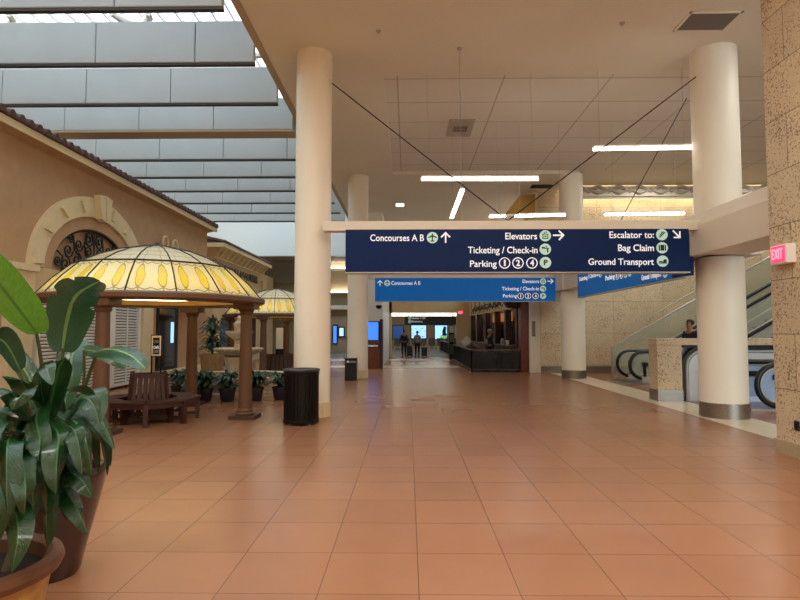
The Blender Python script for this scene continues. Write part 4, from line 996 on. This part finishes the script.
for k, (y, nm, lab) in enumerate(((24.2, 'cup', 'pale cup on the near end of the cafe counter'), (25.2, 'jar', 'pale jar on the cafe counter before the cashier'), (27.6, 'jar', 'pale jar on the cafe counter beyond the cashier'), (28.8, 'cup', 'pale cup at the far part of the cafe counter'))):
    mb = MB(); mb.lathe([(0, 1.0), (.07, 1.0), (.09, 1.2), (.08, 1.2), (.06, 1.02), (0, 1.02)] if nm == 'cup' else [(0, 1.0), (.09, 1.0), (.1, 1.18), (.06, 1.22), (.06, 1.27), (0, 1.27)], (4.42-(y-21.8)*.0454, y, 0), 14)
    tag(obj(nm, mb, panelw, None, True), lab, nm)

# ================================================================== HALL BEYOND
def screen(px0, px1, py0, py1, Y, m_, label, extra=None):
    a, b = W(px0, py0, Y), W(px1, py1, Y)
    t = thing('display_screen', label, 'screen', ((a.x+b.x)/2, Y, b.z), 'lit screens in the hall beyond')
    obj('bezel', MB().box(a.x-.08, b.x+.08, Y, Y+.1, b.z-.08, a.z+.08), iron, t); obj('screen', MB().box(a.x, b.x, Y-.01, Y, b.z, a.z), m_, t)
    if extra: extra(t, a, b, Y)
def ad(t, a, b, Y):
    obj('dark_figure', MB().prism([(a.x+(b.x-a.x)*u, Y-.012, b.z+(a.z-b.z)*v) for u, v in ((.35,.28),(.62,.32),(.6,.6),(.75,.95),(.95,.9),(.9,.5),(1,.3),(.9,.22))], (0,-.005,0)), blk, t)
    obj('green_band', MB().box(a.x+.4*(b.x-a.x), b.x, Y-.014, Y-.01, b.z, b.z+.22*(a.z-b.z)), mat('green_picture', (120, 190, 90), .5, emit=.6), t)
def ad2(t, a, b, Y):
    mb = MB(); rr = random.Random(5)
    for k in range(14): u, v = rr.random()*.9, rr.random()*.8; mb.box(a.x+(b.x-a.x)*u, a.x+(b.x-a.x)*(u+.1), Y-.014, Y-.01, b.z+(a.z-b.z)*v, b.z+(a.z-b.z)*(v+.06))
    obj('picture_marks', mb, screen_b, t)
screen(393, 403, 326, 339, 50, screen_d, 'dim deep blue screen left in the far hall')
screen(411.5, 426, 325.5, 338.5, 50, screen_w, 'pale blue lit screen straight behind the two travellers', ad2)
screen(435, 447, 325.5, 339, 50, mat('light_blue_lit_screen', (150, 206, 244), .3, emit=1.1), 'light blue picture screen with a dark figure at right in the far hall', ad)
a = W(462.5, 318, 33.95); b = W(464, 341, 33.95)
yb, ya = W(404.5, 316, 36), W(457, 325, 36)
t = thing('hanging_sign', 'black hanging sign with two white text lines in the far hall', 'sign', ((yb.x+ya.x)/2, 36, ya.z))
obj('panel', MB().box(yb.x, ya.x, 36, 36.15, ya.z, yb.z), mat('midnight_sign', (18, 22, 34), .4), t)
obj('hanger', MB().box(yb.x+.25, yb.x+.31, 36.05, 36.1, yb.z, 2.95), iron, t); obj('hanger', MB().box(ya.x-.3, ya.x-.24, 36.05, 36.1, yb.z, 2.95), iron, t)
for s_, y1, x1_ in (('Gates 1-59', 319, 425.5), ('Restrooms', 322.3, 422.5)): lettering(s_, W(412, y1, 36), W(x1_, y1, 36), .12, t, signtxt, FN, .01)
icon('plane', W(409.8, 318, 36), .11, FN, t); icon('lift', W(409.8, 321.6, 36), .11, FN, t)
q = W(460.5, 312.5, 33.9)
t = thing('exit_sign', 'tiny red lit exit box on the far wall beside the opening', 'exit sign', q)
obj('housing', MB().box(q.x-.17, q.x+.17, 33.94, 34, q.z-.1, q.z+.12), whitep, t); obj('lit_face', MB().box(q.x-.15, q.x+.15, 33.92, 33.94, q.z-.08, q.z+.1), redlit, t)
lettering('EXIT', (q.x-.12, 33.92, q.z-.05), (q.x+.12, 33.92, q.z-.05), .11, t, mat('pale_pink_letters'), FN, .02)
for k, (y, lab) in enumerate(((36.8, 'nearest bright ceiling strip in the hall beyond the opening'), (41, 'second bright ceiling strip in the hall beyond the opening'), (46, 'third bright ceiling strip in the hall beyond the opening'))):
    t = thing('strip_lamp', lab, 'lamp', (0, y, 2.9), 'hall ceiling strip lamps')
    obj('tray', MB().box(-3, 5, y-.15, y+.15, 2.9, 2.95), whitep, t); obj('diffuser', MB().box(-2.9, 4.9, y-.12, y+.12, 2.86, 2.9), mat('hall_strip', (255, 246, 228), .5, emit=10), t)
for k in range(9):
    x = -1.6+k*.72
    if k == 0:
        t0 = thing('waiting_seat', 'black hall seat, leftmost of the row under the screens', 'seat', (0, 0, 0), 'black seats in the far hall')
        obj('seat', MB().box(-.28, .28, -.26, .26, .38, .46, .02), blkplastic, t0); obj('backrest', MB().obox((0, .3, .7), (.28, 0, 0), (0, .03, 0), (0, .06, .3)), blkplastic, t0)
        obj('leg', MB().box(-.25, -.2, -.2, .24, 0, .38), silver, t0); obj('leg', MB().box(.2, .25, -.2, .24, 0, .38), silver, t0)
        t0.location = (x, 46.5, 0)
    else: dup(t0, 'black hall seat, number %s from the left in the row under the screens' % ('two','three','four','five','six','seven','eight','nine')[k-1], (x, 46.5, 0))
# glimpse left of the far column: screens and white counter
for px0, px1, py0, py1, m_, lab in ((333.5, 336.5, 326, 343, screen_b, 'narrow blue lit screen right beside the near left column'), (339.5, 343.5, 328, 336, screen_w, 'small pale lit screen left of the far column')):
    screen(px0, px1, py0, py1, 40, m_, lab)
t = thing('strip_lamp', 'bright ceiling strip glimpsed left of the far column', 'lamp', (-4.5, 38, 2.8), 'hall ceiling strip lamps')
obj('tray', MB().box(-7, -3, 37.8, 38.2, 2.88, 2.95), whitep, t); obj('diffuser', MB().box(-6.9, -3.1, 37.85, 38.15, 2.84, 2.88), mat('hall_strip'), t)
t = thing('service_counter', 'white curved counter glimpsed left of the far column', 'counter', (-4.6, 43, 0))
obj('front', MB().lathe([(1.6, 0), (1.6, .9), (1.5, .9), (1.5, 0)], (-4.6, 44.2, 0), 32), panelw, t); obj('worktop', MB().lathe([(1.4, .9), (1.7, .9), (1.7, .96), (1.4, .96), (1.4, .9)], (-4.6, 44.2, 0), 32), blk, t)
# bright bands high on the recess wall left of the far column
for z, lab in ((5.75, 'upper bright light trough high between the two left columns'), (4.2, 'lower bright light trough high between the two left columns')):
    t = thing('light_trough', lab, 'lamp', (-3.7, 35.8, z), 'light troughs on the recess wall')
    obj('tray', MB().box(-5.2, -2.2, 35.5, 36, z-.2, z-.1), whitep, t); obj('glow_strip', MB().box(-5.1, -2.3, 35.75, 35.95, z-.1, z-.04), mat('hall_strip'), t)

# ================================================================== PEOPLE
def person(label, loc, rz, h=1.74, top=cloth_blk, legs=cloth_blk, hair=hair_b, armf=.05, stride=.08, grp=None, turn=0):
    t = thing('person', label, 'person', (0, 0, 0), grp)
    s = h/1.76
    V = {}; E = []; Rr = {}
    def j(n, x, y, z, r, par=None, r2=None):
        V[n] = (x*s, y*s, z*s); Rr[n] = (r*s, (r2 or r)*s)
        if par: E.append((par, n))
    j('pelvis', 0, 0, .96, .15, None, .11); j('waist', 0, .0, 1.1, .135, 'pelvis', .1); j('chest', 0, .0, 1.3, .16, 'waist', .11); j('upper', 0, -.01, 1.42, .12, 'chest', .085)
    j('neck', 0, 0, 1.51, .055, 'upper'); j('jaw', 0, .02, 1.575, .066, 'neck', .08); j('face', 0, .015, 1.65, .077, 'jaw', .098); j('crown', 0, 0, 1.72, .06, 'face', .075)
    for q, sg in (('l', -1), ('r', 1)):
        j(q+'sh', sg*.17, -.01, 1.42, .062, 'upper'); j(q+'el', sg*.235, armf*.3, 1.13, .045, q+'sh'); j(q+'wr', sg*.235, armf*2+.04, .9, .03, q+'el'); j(q+'palm', sg*.23, armf*2.4+.06, .83, .03, q+'wr', .02)
        for f in range(4): j(q+'f%d' % f, sg*.228, armf*2.4+.03+f*.022, .765-.004*(f in (1, 2)), .0095, q+'palm'); j(q+'g%d' % f, sg*.215, armf*2.4+.035+f*.022, .73-.008*(f in (1, 2)), .008, q+'f%d' % f)
        j(q+'th', sg*.2, armf*2.4+.1, .80, .011, q+'wr'); j(q+'ti', sg*.19, armf*2.4+.115, .77, .009, q+'th')
        st = stride*sg
        j(q+'hip', sg*.09, 0, .9, .1, 'pelvis'); j(q+'kn', sg*.1, st*.8+.02, .5, .063, q+'hip'); j(q+'an', sg*.1, st, .09, .04, q+'kn'); j(q+'toe', sg*.115, st+.15, .035, .038, q+'an', .03)
    def skinmesh(name, keys, m_, par, k=1.0, sub=1, root=None):
        keys = [x for x in V if keys(x)]; ix = {x: i for i, x in enumerate(keys)}
        me = bpy.data.meshes.new(name); me.from_pydata([V[x] for x in keys], [(ix[a], ix[b]) for a, b in E if a in ix and b in ix], []); me.materials.append(m_)
        o = bpy.data.objects.new(name, me); COL.objects.link(o); o.parent = par
        md = o.modifiers.new('skin', 'SKIN'); md.use_smooth_shade = True
        for x, i in ix.items():
            d = me.skin_vertices[0].data[i]; d.radius = (Rr[x][0]*k, Rr[x][1]*k); d.use_root = (x == (root or keys[0]))
        sb = o.modifiers.new('sub', 'SUBSURF'); sb.levels = sub; sb.render_levels = sub
        dg = bpy.context.evaluated_depsgraph_get(); dg.update()
        m2 = bpy.data.meshes.new_from_object(o.evaluated_get(dg)); o.modifiers.clear(); o.data = m2; bpy.data.meshes.remove(me); m2.name = name
        return o
    body = skinmesh('body', lambda x: True, skin, t, 1, 2)
    skinmesh('jacket', lambda x: x in ('pelvis', 'waist', 'chest', 'upper') or x[1:] in ('sh', 'el', 'wr'), top, t, 1.17)
    skinmesh('trousers', lambda x: x == 'pelvis' or x[1:] in ('hip', 'kn', 'an'), legs, t, 1.14)
    for sg in (-1, 1):
        st = stride*sg; obj('shoe', MB().box(sg*.11*s-.05, sg*.11*s+.05, st-.07, st+.2, 0, .09, .02), blk, t)
    mb = MB(); mb.sphere((0, -.012*s, 1.685*s), .1*s, .92, 1.12, .98, 16)
    bmesh.ops.delete(mb.bm, geom=[v for v in mb.bm.verts if v.co.z < 1.6*s or (v.co.y > .05*s and v.co.z < 1.71*s)], context='VERTS'); obj('hair', mb, hair, t, True)
    obj('nose', MB().sphere((0, .112*s, 1.63*s), .014*s, .8, 1.1, 1.5, 8), skin, t, True)
    for sg in (-1, 1):
        obj('eye', MB().sphere((sg*.03*s, .1*s, 1.66*s), .011*s, 1, .6, .8, 8), blk, t); obj('ear', MB().sphere((sg*.08*s, -.005, 1.64*s), .022*s, .4, .8, 1.2, 8), skin, t)
    t.location = loc; t.rotation_euler = (0, 0, rz); return t
rx = W(690, 330, 14.7)
person('person in dark clothes riding the escalator behind the stone parapet', (rx.x, 14.7, max(.02, W(690, 319, 14.7).z-1.76)), 1.9)
g1, g2 = G(404, 356.8), G(417.3, 356.8)
person('person in black walking away in the hall, left of the two travellers', (g1.x, g1.y, 0), .1, 1.66)
person('person in a grey green jacket walking away beside the suitcase', (g2.x, g2.y, 0), -.1, 1.6, cloth_olive, cloth_blk)
person('person with grey hair and dark shirt standing at the cafe counter', (3.68, 25.0, 0), -1.4, 1.68, cloth_blk, cloth_blk, hair_g)
def suitcase(px, label, h, m_):
    g = G(px, 356.8); x, y = g.x, g.y
    t = thing('rolling_suitcase', label, 'suitcase', (x, y, 0), 'travellers suitcases')
    obj('case', MB().box(x-.18, x+.18, y-.12, y+.12, .05, h, .03), m_, t)
    for sx_ in (-.13, .13): obj('wheel', MB().lathe([(0, 0), (.02, 0), (.028, .025), (.02, .05), (0, .05)], (x+sx_, y, 0), 12), blk, t)
    obj('handle', MB().tube([(x-.1, y-.08, h), (x-.1, y-.08, h+.25), (x+.1, y-.08, h+.25), (x+.1, y-.08, h)], .012, 6), silver, t)
suitcase(409.7, 'black rolling suitcase between the two travellers', .68, blkplastic)
suitcase(424.2, 'dark rolling suitcase right of the grey green jacket', .6, mat('charcoal_case', (50, 48, 50), .5))

# ================================================================== FOREGROUND PLANTS
# dark glazed vase pot with the paddle-leaved plant
pc = Vector(((56-408)/F*3.72, 3.72, 0)); 
t = thing('potted_plant', 'tall paddle-leaved plant in the dark brown glazed vase pot', 'plant', pc)
mb = MB(); mb.lathe([(0, 0), (.16, 0), (.18, .03), (.21, .18), (.27, .42), (.305, .58), (.31, .66), (.295, .7), (.27, .69), (.28, .62), (0, .6)], pc, 40); obj('pot', mb, mat('brown_glaze', (52, 30, 27), .22, coat=.6, noise=.2, scale=4), t, True)
obj('soil', MB().cyl(pc, .275, .58, .63, 24), soil, t)
pad = lambda tt: max(.02, sin(pi*min(1, .06+tt*.94))**.55)
def stalk(a, b, c, r0=.018, r1=.009):
    a, b, c = Vector(a), Vector(b), Vector(c); pts = [a*(1-k)**2+b*2*k*(1-k)+c*k*k for k in [i/9 for i in range(10)]]
    obj('leaf_stalk', MB().tube(pts, [r0+(r1-r0)*i/9 for i in range(10)], 8), mat('green_stalk', (74, 84, 44), .5), t)
base = pc+Vector((0, 0, .62))
def pl_(px, py, Y): return W(px, py, Y)
# large leaf standing before the gazebo: split blade
stalk(base, pl_(58, 420, 3.7), pl_(63, 348, 3.6)); 
mb = MB(); mb.leaf([pl_(62, 352, 3.6), pl_(67, 320, 3.58), pl_(76, 296, 3.5), pl_(100, 281, 3.35)], .285, (1, .35, -.3), -.12, 40, lambda tt: pad(tt)*(1-.4*math.exp(-((tt-.56)/.02)**2)-.25*math.exp(-((tt-.8)/.015)**2)), .02); obj('leaf', mb, leaf_bird, t, True)
# bright young leaf at the picture's left edge
stalk(base+Vector((-.05, 0, 0)), pl_(50, 400, 3.5), pl_(36, 330, 3.35))
mb = MB(); mb.leaf([pl_(37, 334, 3.35), pl_(16, 306, 3.2), pl_(-10, 272, 3.05), pl_(-34, 240, 2.9)], .30, (.72, -.5, .62), -.06, 16, pad, .004); obj('leaf', mb, leaf_lite, t, True, 'bright yellow green leaf blade')
# arching leaf to the right
stalk(base, pl_(80, 400, 3.65), pl_(97, 352, 3.5))
mb = MB(); mb.leaf([pl_(92, 352, 3.5), pl_(112, 349, 3.35), pl_(132, 356, 3.2), pl_(146, 369, 3.1)], .14, (.2, .9, .5), .15, 14, pad, .02); obj('leaf', mb, leaf_bird, t, True)
mb = MB(); mb.leaf([pl_(84, 350, 3.7), pl_(100, 352, 3.8), pl_(116, 359, 3.85), pl_(126, 368, 3.9)], .12, (.2, .9, .4), .1, 10, pad, .01); obj('leaf', mb, leaf_bird, t, True)
stalk(base, pl_(88, 420, 3.8), pl_(84, 350, 3.7), .012)
for pts, w, sd in (([(58, 470, 3.6), (50, 400, 3.4), (46, 378, 3.3), (52, 360, 3.2)], .15, (1, .3, .1)), ([(60, 440, 3.7), (78, 398, 3.6), (92, 392, 3.5), (100, 418, 3.4)], .2, (.4, .8, .4)),
        ([(20, 370, 3.4), (6, 344, 3.3), (-8, 338, 3.2), (-22, 345, 3.1)], .16, (.2, .8, .4)), ([(60, 430, 3.6), (70, 370, 3.7), (74, 350, 3.8), (86, 338, 3.9)], .16, (.8, .4, 0)),
        ([(50, 430, 3.6), (30, 380, 3.6), (14, 356, 3.6), (0, 352, 3.6)], .13, (.3, .8, .4))):
    mb = MB(); mb.leaf([pl_(*p) for p in pts], w, sd, .15, 14, pad, .012); obj('leaf', mb, leaf_bird, t, True)
stalk(base, pl_(40, 420, 3.4), pl_(20, 370, 3.4), .012)

# tan pot with brown rim and the drooping corn plant
tc = Vector((-1.99, 2.53, 0))
t = thing('potted_plant', 'drooping glossy corn plant in the tan pot with brown rim, nearest the camera', 'plant', tc)
def trough(tt): return (sin(pi*min(1, .03+tt*.97)))**.55
mb = MB(); mb.lathe([(0, 0), (.2, 0), (.22, .02), (.3, .3), (.335, .48), (.34, .5), (.31, .5), (.3, .4), (0, .4)], tc, 48); obj('pot', mb, mat('mottled_gold_glaze', (176, 138, 78), .45, noise=.35, scale=9), t, True)
mb = MB(); mb.lathe([(.325, .485), (.37, .5), (.385, .53), (.375, .56), (.335, .57), (.31, .55), (.3, .49)], tc, 48); obj('rim', mb, mat('brown_rim_glaze', (104, 66, 44), .4, noise=.2, scale=10), t, True, 'thick rounded brown rim')
obj('soil', MB().cyl(tc, .305, .45, .49, 30), soil, t)
crown = []
for px, py, Y, bx in ((22, 455, 2.6, .05), (55, 430, 2.75, .12), (-8, 430, 2.5, -.05), (40, 410, 2.9, .1)):
    c = W(px, py, Y); crown.append(c); a = tc+Vector((bx, (Y-2.53)*.4, .48))
    obj('cane', MB().tube([a, a.lerp(c, .5)+Vector((.02, 0, .05)), c], [.022, .02, .016], 8), mat('tan_cane', (96, 84, 58), .8, noise=.2, scale=20), t)
L_ = [ # midribs: base, shoulder, mid, tip  (direction x, y, depth)  width
 ([(45,400,2.8),(36,416,2.55),(40,440,2.4),(38,462,2.35)],.085), ([(50,420,2.7),(58,436,2.45),(57,465,2.35),(56,494,2.33)],.10),
 ([(20,440,2.55),(8,440,2.3),(6,480,2.2),(8,520,2.18)],.10), ([(25,470,2.5),(14,500,2.3),(18,530,2.2),(12,572,2.15)],.095),
 ([(40,450,2.6),(46,490,2.45),(46,520,2.42),(47,548,2.42)],.085), ([(58,440,2.75),(72,420,2.6),(86,440,2.55),(92,476,2.55)],.10),
 ([(60,450,2.7),(70,470,2.55),(82,480,2.5),(93,498,2.5)],.085), ([(60,470,2.7),(66,490,2.55),(78,510,2.5),(88,535,2.5)],.09),
 ([(70,410,2.85),(90,412,2.8),(104,425,2.75),(115,450,2.7)],.075), ([(80,420,2.95),(98,436,2.9),(104,450,2.9),(107,476,2.9)],.05),
 ([(45,410,2.8),(40,380,2.6),(45,365,2.5),(52,385,2.4)],.075), ([(48,420,2.8),(55,385,2.8),(60,365,2.75),(66,358,2.7)],.11),
 ([(30,420,2.7),(15,395,2.55),(0,388,2.4),(-14,400,2.3)],.09), ([(40,415,2.8),(24,385,2.8),(16,378,2.75),(2,376,2.7)],.09),
 ([(10,430,2.5),(-4,420,2.35),(-16,440,2.25),(-20,480,2.2)],.1), ([(20,450,2.5),(22,460,2.3),(26,490,2.2),(24,515,2.2)],.08),
 ([(60,430,2.8),(78,400,2.7),(92,402,2.65),(100,425,2.6)],.095), ([(55,425,2.8),(72,428,2.5),(80,450,2.42),(82,475,2.4)],.075),
 ([(35,440,2.65),(30,455,2.4),(33,480,2.3),(33,505,2.28)],.08), ([(50,450,2.75),(60,470,2.6),(66,500,2.55),(66,520,2.55)],.07),
 ([(10,450,2.5),(0,470,2.3),(-2,500,2.2),(0,540,2.2)],.09), ([(45,430,2.9),(62,398,3.0),(78,392,3.05),(96,396,3.1)],.09),
 ([(48,405,2.9),(38,390,2.7),(24,392,2.5),(12,410,2.4)],.085), ([(50,410,2.9),(66,420,2.8),(80,424,2.7),(90,440,2.65)],.09),
 ([(30,430,2.7),(22,440,2.5),(18,455,2.4),(18,475,2.35)],.09), ([(52,440,2.8),(40,470,2.6),(36,495,2.55),(30,520,2.5)],.085),
]
rnd = random.Random(11)
def strap(tt): return max(.03, (min(1, .45+tt*2.2))*(1-max(0, (tt-.55)/.45)**2.2))
for pts, w in L_:
    q_ = [W(*p) for p in pts]; d = q_[-1]-q_[0]; sd = Vector((1, rnd.uniform(-.5, .5), rnd.uniform(-.25, .25)))
    if abs(d.x) > abs(d.z): sd = Vector((rnd.uniform(-.2, .2), 1, .45))
    mb = MB(); mb.leaf(q_, w*1.12, sd, .22, 14, strap, .02); obj('leaf', mb, leaf_drac, t, True)
for c in crown:                    # leaves on the sides turned away
    for k in range(7):
        a = rnd.uniform(.42*pi, 1.25*pi); L2 = rnd.uniform(.3, .5); d = Vector((cos(a), sin(a), 0))
        q_ = [c+Vector((0,0,rnd.uniform(-.12, .02))), c+d*L2*.4+Vector((0,0,rnd.uniform(.0, .12))), c+d*L2*.75+Vector((0,0,-.08)), c+d*L2*.85+Vector((0,0,-.28))]
        mb = MB(); mb.leaf(q_, rnd.uniform(.075, .1), (-d.y, d.x, rnd.uniform(-.3,.3)), .2, 10, strap, .02); obj('leaf', mb, leaf_drac, t, True)
